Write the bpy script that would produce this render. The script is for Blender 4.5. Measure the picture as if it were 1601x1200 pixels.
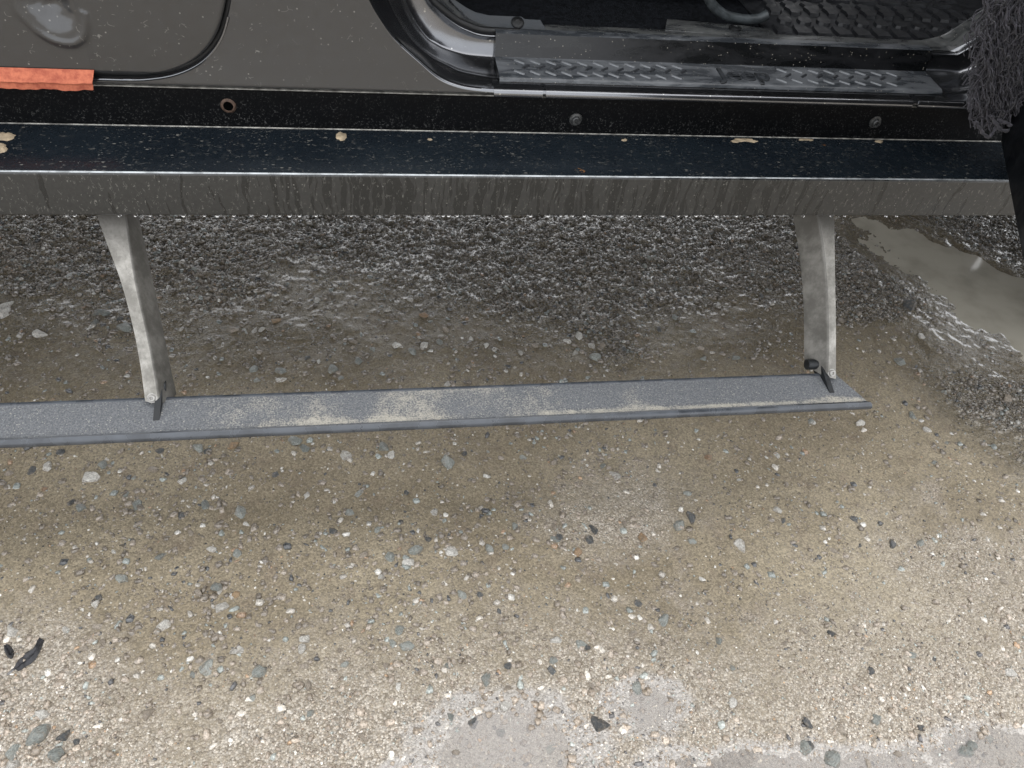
import bpy, bmesh, math, random
import numpy as np
from mathutils import Vector, Matrix, Euler

scene = bpy.context.scene
for o in list(bpy.data.objects):
    bpy.data.objects.remove(o, do_unlink=True)
COL = scene.collection
random.seed(7)
RNG = np.random.default_rng(11)

# ------------------------------------------------------------------ camera
F, CX, CY, CAMH = 1210.0, 800.5, 600.0, 1.32
XVP, NADIR_V = (8000.0, 340.0), 1750.0
_dx = np.array([(XVP[0]-CX)/F, (CY-XVP[1])/F, 1.0]); _dx /= np.linalg.norm(_dx)
_Y = (CY-NADIR_V)/F
_dn = np.array([-(_dx[2]+_Y*_dx[1])/_dx[0], _Y, 1.0]); _dn /= np.linalg.norm(_dn)
_xw = np.array([_dx[0], _dx[1], -_dx[2]]); _zw = -np.array([_dn[0], _dn[1], -_dn[2]])
_yw = np.cross(_zw, _xw)
CM = np.array([_xw, _yw, _zw]); CC = np.array([0.0, 0.0, CAMH])
cam_data = bpy.data.cameras.new('camera'); cam = bpy.data.objects.new('camera', cam_data); COL.objects.link(cam)
m4 = Matrix.Identity(4)
for i in range(3):
    for j in range(3): m4[i][j] = CM[i][j]
    m4[i][3] = CC[i]
cam.matrix_world = m4
cam_data.sensor_width = 36.0; cam_data.lens = 36.0*F/1601.0
cam_data.clip_start = 0.05; cam_data.clip_end = 2000
scene.camera = cam
scene.render.resolution_x, scene.render.resolution_y = 1024, 768

# ------------------------------------------------------------------ sky, sun, exposure
SUN_EL, SUN_AZ = math.radians(66), math.radians(62)      # azimuth from +x towards +y
world = bpy.data.worlds.new('World'); scene.world = world; world.use_nodes = True
wn = world.node_tree; wn.nodes.clear()
sky = wn.nodes.new('ShaderNodeTexSky'); sky.sky_type = 'NISHITA'; sky.sun_disc = False
sky.sun_elevation = SUN_EL; sky.sun_rotation = math.pi/2 - SUN_AZ
sky.air_density = 1.0; sky.dust_density = 5.0; sky.ozone_density = 1.0
hs = wn.nodes.new('ShaderNodeHueSaturation'); hs.inputs['Saturation'].default_value = 0.42
bgn = wn.nodes.new('ShaderNodeBackground'); bgn.inputs['Strength'].default_value = 0.15
wo = wn.nodes.new('ShaderNodeOutputWorld')
wn.links.new(sky.outputs[0], hs.inputs['Color']); cloud = wn.nodes.new('ShaderNodeMix'); cloud.data_type = 'RGBA'; cloud.inputs[0].default_value = 0.72   # even overcast veil
cloud.inputs[7].default_value = (7.6, 7.7, 7.9, 1); wn.links.new(hs.outputs[0], cloud.inputs[6]); wn.links.new(cloud.outputs[2], bgn.inputs[0]); wn.links.new(bgn.outputs[0], wo.inputs[0])
sd = bpy.data.lights.new('sun', 'SUN'); sd.energy = 0.5; sd.angle = math.radians(90); sd.color = (1.0, 0.96, 0.9)
sun = bpy.data.objects.new('sun', sd); COL.objects.link(sun); sun.location = (2, 4, 8)
_s = Vector((math.cos(SUN_EL)*math.cos(SUN_AZ), math.cos(SUN_EL)*math.sin(SUN_AZ), math.sin(SUN_EL)))
sun.rotation_euler = _s.to_track_quat('Z', 'Y').to_euler()
vs = scene.view_settings; vs.view_transform = 'Standard'; vs.look = 'None'; vs.exposure = 1.15; vs.gamma = 1.0
scene.render.engine = 'CYCLES'

# ------------------------------------------------------------------ pixel helpers (photo pixels -> directions)
def ray(u, v): return CM @ np.array([(u-CX)/F, (CY-v)/F, -1.0])
def onY(u, v, Y):
    d = ray(u, v); return Vector(CC + d*((Y-CC[1])/d[1]))
def onZ(u, v, Z):
    d = ray(u, v); return Vector(CC + d*((Z-CC[2])/d[2]))
def onPlane(u, v, p0, n):
    d = Vector(ray(u, v)); c = Vector(CC); return c + d*((p0-c).dot(n)/d.dot(n))
def toUV(P):
    V = (np.asarray(P)-CC) @ CM
    return CX - F*V[..., 0]/V[..., 2], CY + F*V[..., 1]/V[..., 2]

# ------------------------------------------------------------------ numpy noise
def vnoise(x, y, seed):
    r = np.random.default_rng(seed); T = r.random((256, 256))
    xi = np.floor(x).astype(int); yi = np.floor(y).astype(int); fx = x-xi; fy = y-yi
    fx = fx*fx*(3-2*fx); fy = fy*fy*(3-2*fy)
    a = T[xi & 255, yi & 255]; b = T[(xi+1) & 255, yi & 255]; c = T[xi & 255, (yi+1) & 255]; d = T[(xi+1) & 255, (yi+1) & 255]
    return (a*(1-fx)+b*fx)*(1-fy)+(c*(1-fx)+d*fx)*fy
def fbm(x, y, f, seed, octs=4, gain=0.5):
    s = 0; a = 1; t = 0
    for k in range(octs):
        s = s + a*vnoise(x*f+17.3*k, y*f-9.1*k, seed+k); t += a; a *= gain; f *= 2.03
    return s/t
def sstep(a, b, x):
    t = np.clip((x-a)/(b-a), 0, 1); return t*t*(3-2*t)

# ------------------------------------------------------------------ material helpers
class NT:
    def __init__(self, name):
        self.m = bpy.data.materials.new(name); self.m.use_nodes = True
        self.t = self.m.node_tree; self.t.nodes.clear()
        self.out = self.t.nodes.new('ShaderNodeOutputMaterial')
    def n(self, typ, props=None, **inp):
        nd = self.t.nodes.new('ShaderNode'+typ)
        for k, v in (props or {}).items(): setattr(nd, k, v)
        for k, v in inp.items(): self.set(nd, k, v)
        return nd
    def set(self, nd, k, v):
        key = int(k[1:]) if (k[0] == 'i' and k[1:].isdigit()) else k.replace('_', ' ')
        s = nd.inputs[key]
        if isinstance(v, bpy.types.NodeSocket): self.t.links.new(v, s)
        elif isinstance(v, (tuple, list)) and s.type == 'RGBA' and len(v) == 3: s.default_value = (*v, 1)
        else: s.default_value = v
    def math(self, op, a, b=0.0, c=0.0, clamp=False):
        nd = self.t.nodes.new('ShaderNodeMath'); nd.operation = op; nd.use_clamp = clamp
        for i, v in enumerate((a, b, c)): self.set(nd, 'i%d' % i, v)
        return nd.outputs[0]
    def mix(self, f, a, b, blend='MIX'):
        nd = self.t.nodes.new('ShaderNodeMix'); nd.data_type = 'RGBA'; nd.blend_type = blend; nd.clamp_factor = True
        for i, v in ((0, f), (6, a), (7, b)): self.set(nd, 'i%d' % i, v)
        return nd.outputs[2]
    def mixf(self, f, a, b):
        nd = self.t.nodes.new('ShaderNodeMix'); nd.data_type = 'FLOAT'
        for i, v in ((0, f), (2, a), (3, b)): self.set(nd, 'i%d' % i, v)
        return nd.outputs[0]
    def ramp(self, x, a, b, lo=0.0, hi=1.0):
        nd = self.t.nodes.new('ShaderNodeMapRange'); nd.interpolation_type = 'SMOOTHSTEP'
        for i, v in enumerate((x, a, b, lo, hi)): self.set(nd, 'i%d' % i, v)
        return nd.outputs[0]
    def coord(self): return self.n('TexCoord').outputs['Object']
    def mapping(self, vec, scale=(1, 1, 1), loc=(0, 0, 0), rot=(0, 0, 0)):
        return self.n('Mapping', Vector=vec, Scale=scale, Location=loc, Rotation=rot).outputs[0]
    def noise(self, vec, scale, detail=3.0, rough=0.55, dist=0.0):
        nd = self.n('TexNoise', Vector=vec, Scale=scale, Detail=detail, Roughness=rough, Distortion=dist); return nd.outputs[0]
    def voro(self, vec, scale, feature='F1', rnd=1.0):
        return self.n('TexVoronoi', {'feature': feature}, Vector=vec, Scale=scale, Randomness=rnd)
    def bump(self, h, strength, dist, normal=None):
        kw = dict(Height=h, Strength=strength, Distance=dist)
        if normal is not None: kw['Normal'] = normal
        return self.n('Bump', **kw).outputs[0]
    def done(self, **inp):
        b = self.n('BsdfPrincipled')
        for k, v in inp.items(): self.set(b, k, v)
        self.t.links.new(b.outputs[0], self.out.inputs[0]); return self.m

def hair_marks(t, vec, scale, dens=0.62, w=0.012):
    """short thin curled dry-water marks"""
    wob = t.n('TexNoise', Vector=vec, Scale=scale*0.6, Detail=2.0).outputs[1]
    v2 = t.n('VectorMath', {'operation': 'MULTIPLY_ADD'}, i0=wob, i1=(0.06, 0.06, 0.06), i2=vec).outputs[0]
    e = t.voro(v2, scale, 'DISTANCE_TO_EDGE').outputs['Distance']
    line = t.ramp(e, 0.0, w, 1.0, 0.0)
    msk = t.ramp(t.noise(vec, scale*1.3, 3.0, 0.6), dens, dens+0.06)
    return t.math('MULTIPLY', line, msk)
def specks(t, vec, scale, r, keep):
    v = t.voro(vec, scale)
    dot = t.ramp(v.outputs['Distance'], r*0.6, r, 1.0, 0.0)
    k = t.ramp(t.n('SeparateColor', Color=v.outputs['Color']).outputs[0], keep, keep+0.02)
    return t.math('MULTIPLY', dot, k)

def mat_simple(name, col, rough=0.5, metal=0.0, nscale=40, namt=0.3, bump=0.0, bscale=200, coat=0.0, spec=0.5):
    t = NT(name); c = t.coord(); n = t.noise(c, nscale, 5)
    k = t.ramp(n, 0.3, 0.7, 1-namt, 1+namt)
    cc = t.mix(1.0, col, t.n('CombineColor', Red=k, Green=k, Blue=k).outputs[0], 'MULTIPLY')
    kw = dict(Base_Color=cc, Roughness=t.ramp(n, 0.3, 0.7, max(rough-0.1, 0.03), min(rough+0.12, 1)), Metallic=metal, Coat_Weight=coat, Specular_IOR_Level=spec)
    if bump: kw['Normal'] = t.bump(t.noise(c, bscale, 3), bump, 0.001)
    return t.done(**kw)

def mat_panel(name, dust=0.5, dustcol=(0.125, 0.12, 0.108), base=(0.012, 0.0125, 0.0135), marks=0.6):
    t = NT(name); c = t.coord()
    big = t.noise(c, 3.0, 4); fine = t.noise(c, 60, 5, 0.65)
    d = t.math('MULTIPLY', t.ramp(big, 0.25, 0.75, 0.7, 1.0), t.ramp(fine, 0.3, 0.75, 0.75, 1.1))
    d = t.math('MULTIPLY', d, dust, clamp=True)
    # washed-down runs
    run = t.ramp(t.noise(t.mapping(c, (26, 26, 0.8)), 1.0, 2, 0.4, 0.3), 0.655, 0.69)
    d = t.math('MULTIPLY', d, t.ramp(run, 0, 1, 1.0, 0.45))
    col = t.mix(d, base, dustcol)
    hm = t.math('MAXIMUM', hair_marks(t, t.mapping(c, (1, 1, 1.3), rot=(0, 0.5, 0)), 46, 0.6, 0.035), specks(t, c, 190, 0.3, 0.93))
    hm = t.math('MULTIPLY', hm, t.ramp(t.noise(c, 7, 3, 0.6), 0.42, 0.62, 0.12, 1.0))
    col = t.mix(t.math('MULTIPLY', hm, marks), col, (0.36, 0.35, 0.32))
    return t.done(Base_Color=col, Roughness=t.ramp(fine, 0.3, 0.7, 0.28, 0.5), Coat_Weight=0.9, Coat_Roughness=0.07, Metallic=0.0,
                  Normal=t.bump(fine, 0.05, 0.001))

def mat_rail_front():
    t = NT('rail_front_dusty'); c = t.coord()
    fine = t.noise(c, 130, 4, 0.7)
    wob = t.n('TexNoise', Vector=c, Scale=22.0, Detail=2.0).outputs[1]
    v2 = t.n('VectorMath', {'operation': 'MULTIPLY_ADD'}, i0=wob, i1=(0.02, 0.0, 0.0), i2=c).outputs[0]
    st = t.noise(t.mapping(v2, (75, 1, 5.5)), 1.0, 2.0, 0.5)
    st2 = t.noise(t.mapping(v2, (150, 1, 14)), 1.0, 2.0, 0.5)
    x = t.n('SeparateXYZ', Vector=c).outputs[0]
    mid = t.math('MULTIPLY', t.ramp(x, -0.38, -0.05), t.ramp(x, 0.55, 0.95, 1.0, 0.35))
    thr = t.math('MULTIPLY_ADD', mid, -0.15, 0.65)
    s = t.math('MAXIMUM', t.math('MULTIPLY', t.math('SUBTRACT', st, thr), 30.0, clamp=True), t.math('MULTIPLY', t.math('SUBTRACT', st2, t.math('ADD', thr, 0.06)), 25.0, clamp=True))
    d = t.math('MULTIPLY', t.ramp(fine, 0.25, 0.75, 0.03, 0.13), t.math('SUBTRACT', 1.0, t.math('MULTIPLY', s, 0.92)))
    col = t.mix(d, (0.011, 0.012, 0.012), (0.125, 0.12, 0.108))
    hm = t.math('MAXIMUM', hair_marks(t, t.mapping(c, (1.6, 1, 0.6)), 95, 0.55, 0.05), specks(t, c, 230, 0.3, 0.95))
    col = t.mix(t.math('MULTIPLY', hm, 0.4), col, (0.4, 0.39, 0.35))
    return t.done(Base_Color=col, Roughness=t.mixf(s, 0.4, 0.1), Coat_Weight=t.mixf(s, 0.3, 0.1), Coat_Roughness=0.1, Normal=t.bump(fine, 0.06, 0.001))

def mat_rail_top():
    t = NT('rail_top_wet_black'); c = t.coord()
    fine = t.noise(c, 90, 5, 0.6); big = t.noise(c, 4, 3)
    col = t.mix(t.ramp(big, 0.3, 0.7), (0.006, 0.009, 0.0125), (0.010, 0.0145, 0.019))  # blue of the reflected sky is mixed into the black
    s = t.math('MAXIMUM', specks(t, t.mapping(c, (0.7, 1.4, 1)), 110, 0.26, 0.9), specks(t, t.mapping(c, (0.8, 1.3, 1)), 260, 0.3, 0.93))
    s2 = t.math('MULTIPLY', t.ramp(t.noise(t.mapping(c, (0.6, 1.5, 1)), 170, 4, 0.7), 0.6, 0.68), t.ramp(t.noise(c, 9, 4, 0.7), 0.47, 0.62))
    hm = hair_marks(t, t.mapping(c, (0.7, 1.3, 1)), 70, 0.58, 0.06)
    k = t.math('MAXIMUM', t.math('MAXIMUM', s, t.math('MULTIPLY', hm, 0.6)), s2)
    col = t.mix(t.math('MULTIPLY', k, 0.34), col, (0.36, 0.34, 0.29))
    rust = t.math('MULTIPLY', t.ramp(t.noise(c, 16, 2), 0.74, 0.78), t.ramp(t.noise(c, 220, 3), 0.5, 0.6))
    col = t.mix(rust, col, (0.22, 0.10, 0.035))
    return t.done(Base_Color=col, Roughness=t.mixf(k, t.ramp(fine, 0.3, 0.7, 0.16, 0.34), 0.8), Specular_IOR_Level=0.4, Normal=t.bump(fine, 0.04, 0.001))

def mat_strip():
    t = NT('rocker_strip_black'); c = t.coord()
    n = t.noise(c, 330, 4, 0.75); big = t.noise(c, 14, 3)
    z = t.n('SeparateXYZ', Vector=c).outputs[2]
    k = t.math('MULTIPLY', t.ramp(n, 0.57, 0.66), t.math('ADD', t.ramp(big, 0.35, 0.7, 0.25, 1.0), 0.1))
    k = t.math('MULTIPLY', k, t.ramp(z, 0.69, 0.64, 0.45, 1.0))
    hm = hair_marks(t, c, 60, 0.66, 0.03)
    col = t.mix(t.math('MAXIMUM', t.math('MULTIPLY', k, 0.3), t.math('MULTIPLY', hm, 0.4)), (0.0022, 0.0026, 0.0032), (0.34, 0.34, 0.33))
    return t.done(Base_Color=col, Roughness=0.4, Specular_IOR_Level=0.12, Normal=t.bump(n, 0.1, 0.001))

def mat_jamb():
    t = NT('jamb_grey_metallic'); c = t.coord()
    n = t.noise(c, 7, 4); f = t.noise(c, 150, 4, 0.7)
    col = t.mix(t.ramp(n, 0.3, 0.7), (0.12, 0.124, 0.133), (0.18, 0.185, 0.197))
    sp = t.math('MAXIMUM', specks(t, c, 150, 0.3, 0.86), hair_marks(t, c, 50, 0.63, 0.03))
    col = t.mix(t.math('MULTIPLY', sp, 0.7), col, (0.5, 0.5, 0.48))
    return t.done(Base_Color=col, Metallic=0.95, Roughness=t.ramp(n, 0.3, 0.7, 0.17, 0.27), Coat_Weight=1.0, Coat_Roughness=0.04)

def mat_guard(name, wetmix=0.5, base=(0.022, 0.025, 0.029), hi=(0.045, 0.049, 0.054)):
    t = NT(name); c = t.coord()
    n = t.noise(t.mapping(c, (0.5, 1.6, 1.6)), 22, 5, 0.65, 0.6); f = t.noise(c, 320, 3)
    w = t.ramp(n, 0.38, 0.64)
    col = t.mix(w, base, hi)
    sp = specks(t, c, 260, 0.3, 0.9)
    col = t.mix(t.math('MULTIPLY', sp, 0.5), col, (0.45, 0.42, 0.36))
    return t.done(Base_Color=col, Roughness=t.mixf(w, 0.24, 0.38), Specular_IOR_Level=0.45, Normal=t.bump(f, 0.12, 0.0006))

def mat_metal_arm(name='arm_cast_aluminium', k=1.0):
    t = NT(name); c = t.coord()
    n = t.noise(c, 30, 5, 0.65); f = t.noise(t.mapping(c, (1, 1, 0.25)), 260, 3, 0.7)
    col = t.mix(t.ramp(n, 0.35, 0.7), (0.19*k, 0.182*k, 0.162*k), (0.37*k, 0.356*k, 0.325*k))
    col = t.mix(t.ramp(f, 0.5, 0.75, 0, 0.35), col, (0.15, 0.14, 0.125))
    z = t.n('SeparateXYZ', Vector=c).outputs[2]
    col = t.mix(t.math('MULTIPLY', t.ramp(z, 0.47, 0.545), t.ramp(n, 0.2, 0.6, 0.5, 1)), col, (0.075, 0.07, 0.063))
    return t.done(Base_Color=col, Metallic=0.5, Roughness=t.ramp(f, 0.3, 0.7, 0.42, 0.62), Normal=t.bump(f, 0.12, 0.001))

def mat_step():
    t = NT('step_dusty_powder_coat'); c = t.coord()
    a = t.n('Attribute', {'attribute_name': 'dust'}).outputs['Fac']
    f = t.noise(c, 330, 3, 0.85); g = t.noise(c, 60, 4, 0.7)
    base = t.mix(t.ramp(f, 0.35, 0.7), (0.09, 0.096, 0.104), (0.22, 0.228, 0.236))
    thr = t.math('SUBTRACT', 0.98, t.math('MULTIPLY', a, 0.62))
    d = t.math('MULTIPLY', t.math('SUBTRACT', t.math('ADD', t.math('MULTIPLY', f, 0.7), t.math('MULTIPLY', g, 0.3)), t.math('MULTIPLY', thr, 0.80)), 5.0, clamp=True)
    col = t.mix(d, base, (0.42, 0.395, 0.335))
    sp = t.math('MAXIMUM', specks(t, c, 240, 0.3, 0.88), specks(t, c, 420, 0.36, 0.86))
    col = t.mix(t.math('MULTIPLY', sp, 0.75), col, (0.5, 0.48, 0.42))
    return t.done(Base_Color=col, Roughness=t.mixf(d, 0.42, 0.85), Normal=t.bump(t.math('ADD', f, d), 0.35, 0.0012))

def mat_ground():
    t = NT('wet_dirt_ground'); c = t.coord()
    a = t.n('Attribute', {'attribute_name': 'zone'})
    s = t.n('SeparateColor', Color=a.outputs['Color']); dry, rough, wet = s.outputs[0], s.outputs[1], s.outputs[2]
    big = t.noise(c, 2.3, 5, 0.6); mid = t.noise(c, 17, 5, 0.6); fine = t.noise(c, 210, 4, 0.7)
    mud = t.mix(t.ramp(big, 0.3, 0.7), (0.180, 0.148, 0.099), (0.258, 0.219, 0.153))
    mud = t.mix(t.ramp(mid, 0.52, 0.75, 0, 0.55), mud, (0.145, 0.11, 0.082))
    v1 = t.voro(c, 290); v2 = t.voro(c, 130)
    r1 = t.n('SeparateColor', Color=v1.outputs['Color']); r2 = t.n('SeparateColor', Color=v2.outputs['Color'])
    grainb = t.math('MULTIPLY', t.ramp(r1.outputs[0], 0, 1, 0.72, 1.25), t.ramp(v1.outputs['Distance'], 0.25, 0.75, 1.1, 0.7))
    dryc = t.mix(t.ramp(r1.outputs[1], 0.2, 0.9), (0.295, 0.254, 0.200), (0.49, 0.445, 0.382))
    dryc = t.mix(1.0, dryc, t.n('CombineColor', Red=grainb, Green=grainb, Blue=grainb).outputs[0], 'MULTIPLY')
    g2 = t.math('MULTIPLY', t.ramp(r1.outputs[2], 0, 1, 0.76, 1.26), t.ramp(fine, 0.3, 0.7, 0.84, 1.14))
    mudc = t.mix(1.0, mud, t.n('CombineColor', Red=g2, Green=g2, Blue=g2).outputs[0], 'MULTIPLY')
    # pale and dark sand grains pressed into the mud
    k = t.ramp(r2.outputs[0], 0.93, 0.94); k = t.math('MULTIPLY', k, t.ramp(v2.outputs['Distance'], 0.2, 0.32, 1.0, 0.0))
    mudc = t.mix(k, mudc, (0.42, 0.39, 0.33))
    k2 = t.math('MULTIPLY', t.ramp(r2.outputs[1], 0.965, 0.975), t.ramp(v2.outputs['Distance'], 0.2, 0.3, 1.0, 0.0))
    mudc = t.mix(k2, mudc, (0.03, 0.032, 0.034))
    wd = t.ramp(wet, 0.0, 1.0, 1.0, 0.56)                  # soaked dirt is darker
    mudc = t.mix(1.0, mudc, t.n('CombineColor', Red=wd, Green=wd, Blue=wd).outputs[0], 'MULTIPLY')
    dm = t.math('ADD', dry, t.math('MULTIPLY', t.math('SUBTRACT', mid, 0.5), 1.2), clamp=True)
    dm = t.math('MULTIPLY', dm, t.ramp(dry, 0.0, 0.15))
    col = t.mix(dm, mudc, dryc)
    silt = t.ramp(t.math('ADD', a.outputs['Alpha'], t.math('MULTIPLY', t.math('SUBTRACT', mid, 0.5), 0.9)), 0.25, 0.6)
    sc_ = t.mix(1.0, (0.40, 0.385, 0.37), t.n('CombineColor', Red=g2, Green=g2, Blue=g2).outputs[0], 'MULTIPLY')
    col = t.mix(t.math('MULTIPLY', silt, 0.6), col, sc_)
    bh = t.math('ADD', t.math('MULTIPLY', t.ramp(v1.outputs['Distance'], 0.0, 0.8, 1.0, 0.0), t.math('ADD', t.math('MULTIPLY_ADD', dm, 0.6, 0.35), t.math('MULTIPLY', rough, 1.0))), t.math('MULTIPLY', fine, 0.5))
    bh2 = t.math('MULTIPLY', t.ramp(v2.outputs['Distance'], 0.0, 0.8, 1.0, 0.0), t.math('ADD', rough, t.math('MULTIPLY', dm, 0.4)))
    nrm = t.bump(bh, 0.7, 0.0024); nrm = t.bump(bh2, 0.5, 0.004, nrm)
    ro = t.mixf(dm, t.mixf(wet, 0.5, 0.14), 0.6)
    return t.done(Base_Color=col, Roughness=ro, Specular_IOR_Level=t.mixf(wet, 0.4, 0.7), Coat_Weight=wet, Coat_Roughness=0.07, Normal=nrm)

def mat_stone(name, fixed=None, wet=0.3):
    t = NT(name); c = t.coord()
    if fixed is None:
        a = t.n('Attribute', {'attribute_name': 'tint'}); col0 = a.outputs['Color']
        n = t.noise(c, 300, 3, 0.7)
    else:
        oi = t.n('ObjectInfo').outputs['Random']
        n0 = t.noise(c, 1.6, 5, 0.7)
        col0 = t.mix(t.math('ADD', t.math('MULTIPLY', oi, 0.7), t.math('MULTIPLY', n0, 0.3)), fixed[0], fixed[1])
        n = t.noise(t.mapping(c, (1, 2.6, 1.6)), 3.0, 5, 0.75)
        col0 = t.mix(t.ramp(n0, 0.46, 0.64, 0, 0.7), col0, (0.185, 0.155, 0.118))
    k = t.ramp(n, 0.28, 0.72, 0.5, 1.45)
    col = t.mix(1.0, col0, t.n('CombineColor', Red=k, Green=k, Blue=k).outputs[0], 'MULTIPLY')
    return t.done(Base_Color=col, Roughness=t.ramp(n, 0.3, 0.7, 0.34, 0.6), Coat_Weight=wet, Coat_Roughness=0.1, Normal=t.bump(n, 0.5, 0.0012 if fixed is None else 0.25))

def mat_water(name, milk, milkcol):
    t = NT(name); c = t.coord()
    n = t.noise(c, 30, 2)
    nr = t.bump(n, 0.03, 0.002)
    fr = t.n('Fresnel', IOR=1.33, Normal=nr).outputs[0]
    tr = t.n('BsdfTransparent', Color=(0.93, 0.91, 0.87)).outputs[0]
    df = t.n('BsdfDiffuse', Color=milkcol).outputs[0]
    gl = t.n('BsdfGlossy', Color=(1, 1, 1), Roughness=0.06, Normal=nr).outputs[0]
    mk = t.math('MULTIPLY', t.ramp(t.noise(c, 9, 4), 0.25, 0.6, 0.75, 1.0), milk)
    a = t.n('MixShader', i0=mk, i1=tr, i2=df).outputs[0]
    b = t.n('MixShader', i0=fr, i1=a, i2=gl).outputs[0]
    t.t.links.new(b, t.out.inputs[0]); return t.m

# ------------------------------------------------------------------ object helpers
def link(name, me, mats, parent=None, smooth=None):
    o = bpy.data.objects.new(name, me); COL.objects.link(o)
    for m in (mats if isinstance(mats, (list, tuple)) else [mats]): me.materials.append(m)
    if parent is not None: o.parent = parent
    if smooth is not None: shade(me, smooth)
    return o
def shade(me, ang=40):
    me.shade_smooth()
    bm = bmesh.new(); bm.from_mesh(me); a = math.radians(ang)
    for e in bm.edges:
        if len(e.link_faces) == 2 and e.calc_face_angle(0) > a: e.smooth = False
    bm.to_mesh(me); bm.free()
def frombm(name, bm, mats, parent=None, smooth=35):
    bmesh.ops.recalc_face_normals(bm, faces=bm.faces)
    me = bpy.data.meshes.new(name); bm.to_mesh(me); bm.free()
    return link(name, me, mats, parent, smooth)
def tag(o, label=None, cat=None, group=None, kind=None):
    for k, v in (('label', label), ('category', cat), ('group', group), ('kind', kind)):
        if v: o[k] = v
    return o
def empty(name, loc=(0, 0, 0)):
    o = bpy.data.objects.new(name, None); COL.objects.link(o); o.location = loc; o.empty_display_size = 0.1; return o
def box(bm, lo, hi):
    r = bmesh.ops.create_cube(bm, size=1.0)
    lo, hi = Vector(lo), Vector(hi)
    for v in r['verts']: v.co = Vector([(lo[i]+hi[i])/2 + v.co[i]*(hi[i]-lo[i]) for i in range(3)])
    return r['verts']
def bevel_all(bm, w, seg=2):
    bmesh.ops.bevel(bm, geom=[e for e in bm.edges], offset=w, segments=seg, profile=0.5, affect='EDGES', clamp_overlap=True)
def grid_mesh(P, close_u=False):
    """P: (n,m,3) array -> verts, quad faces"""
    n, m = P.shape[:2]; idx = np.arange(n*m).reshape(n, m)
    if close_u: idx = np.vstack([idx, idx[:1]])
    f = np.stack([idx[:-1, :-1], idx[1:, :-1], idx[1:, 1:], idx[:-1, 1:]], -1).reshape(-1, 4)
    return P.reshape(-1, 3), f
def np_mesh(name, V, Fq):
    me = bpy.data.meshes.new(name); k = Fq.shape[1]
    me.vertices.add(len(V)); me.vertices.foreach_set('co', np.ascontiguousarray(V, dtype=np.float32).ravel())
    me.loops.add(Fq.size); me.loops.foreach_set('vertex_index', np.ascontiguousarray(Fq, dtype=np.int32).ravel())
    me.polygons.add(len(Fq)); me.polygons.foreach_set('loop_start', np.arange(0, Fq.size, k, dtype=np.int32))
    me.polygons.foreach_set('loop_total', np.full(len(Fq), k, dtype=np.int32))
    me.update(calc_edges=True); me.validate(); return me
def extrude_x(name, prof, x0, x1, mats, parent, seg=1, faces_mat=None, smooth=35, caps=True):
    """closed profile [(y,z)] swept along x"""
    bm = bmesh.new(); rings = []
    for k in range(seg+1):
        x = x0+(x1-x0)*k/seg; rings.append([bm.verts.new((x, y, z)) for y, z in prof])
    n = len(prof)
    for a, b in zip(rings, rings[1:]):
        for i in range(n):
            f = bm.faces.new((a[i], a[(i+1) % n], b[(i+1) % n], b[i]))
            if faces_mat: f.material_index = faces_mat[i]
    if caps: bm.faces.new(rings[0]); bm.faces.new(rings[-1])
    return frombm(name, bm, mats, parent, smooth)
def catmull(pts, n):
    P = np.array(pts, float); P = np.vstack([2*P[0]-P[1], P, 2*P[-1]-P[-2]]); out = []
    for i in range(1, len(P)-2):
        for t in np.linspace(0, 1, 12, endpoint=False):
            a, b, c, d = P[i-1], P[i], P[i+1], P[i+2]
            out.append(0.5*((2*b)+(-a+c)*t+(2*a-5*b+4*c-d)*t*t+(-a+3*b-3*c+d)*t**3))
    out.append(P[-2]); out = np.array(out)
    L = np.r_[0, np.cumsum(np.linalg.norm(np.diff(out, axis=0), axis=1))]
    s = np.linspace(0, L[-1], n)
    return np.stack([np.interp(s, L, out[:, k]) for k in range(out.shape[1])], -1)
def tube(bm, pts, r, seg=8, cap=True):
    pts = [Vector(p) for p in pts]; rings = []; up = Vector((0.13, 0.2, 0.97)).normalized()
    for i, p in enumerate(pts):
        d = (pts[min(i+1, len(pts)-1)]-pts[max(i-1, 0)]).normalized()
        a = d.cross(up);  a = a.normalized() if a.length > 1e-4 else d.orthogonal().normalized()
        b = d.cross(a).normalized(); rr = r[i] if hasattr(r, '__len__') else r
        rings.append([bm.verts.new(p+(a*math.cos(2*math.pi*k/seg)+b*math.sin(2*math.pi*k/seg))*rr) for k in range(seg)])
    for A, B in zip(rings, rings[1:]):
        for k in range(seg): bm.faces.new((A[k], A[(k+1) % seg], B[(k+1) % seg], B[k]))
    if cap: bm.faces.new(rings[0][::-1]); bm.faces.new(rings[-1])
def solid_poly(bm, pts, off):
    """prism from a 3D polygon and an offset vector"""
    a = [bm.verts.new(p) for p in pts]; b = [bm.verts.new(Vector(p)+off) for p in pts]; n = len(a)
    bm.faces.new(a); bm.faces.new(b[::-1])
    for i in range(n): bm.faces.new((a[i], b[i], b[(i+1) % n], a[(i+1) % n]))
def lathe_x(bm, cx, cy, cz, prof, seg=40):
    """prof [(x,r)] revolved about an x axis"""
    rings = [[bm.verts.new((cx+x, cy+r*math.cos(2*math.pi*k/seg), cz+r*math.sin(2*math.pi*k/seg))) for k in range(seg)] for x, r in prof]
    for A, B in zip(rings, rings[1:]):
        for k in range(seg): bm.faces.new((A[k], A[(k+1) % seg], B[(k+1) % seg], B[k]))
    bm.faces.new(rings[0]); bm.faces.new(rings[-1][::-1])

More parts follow.
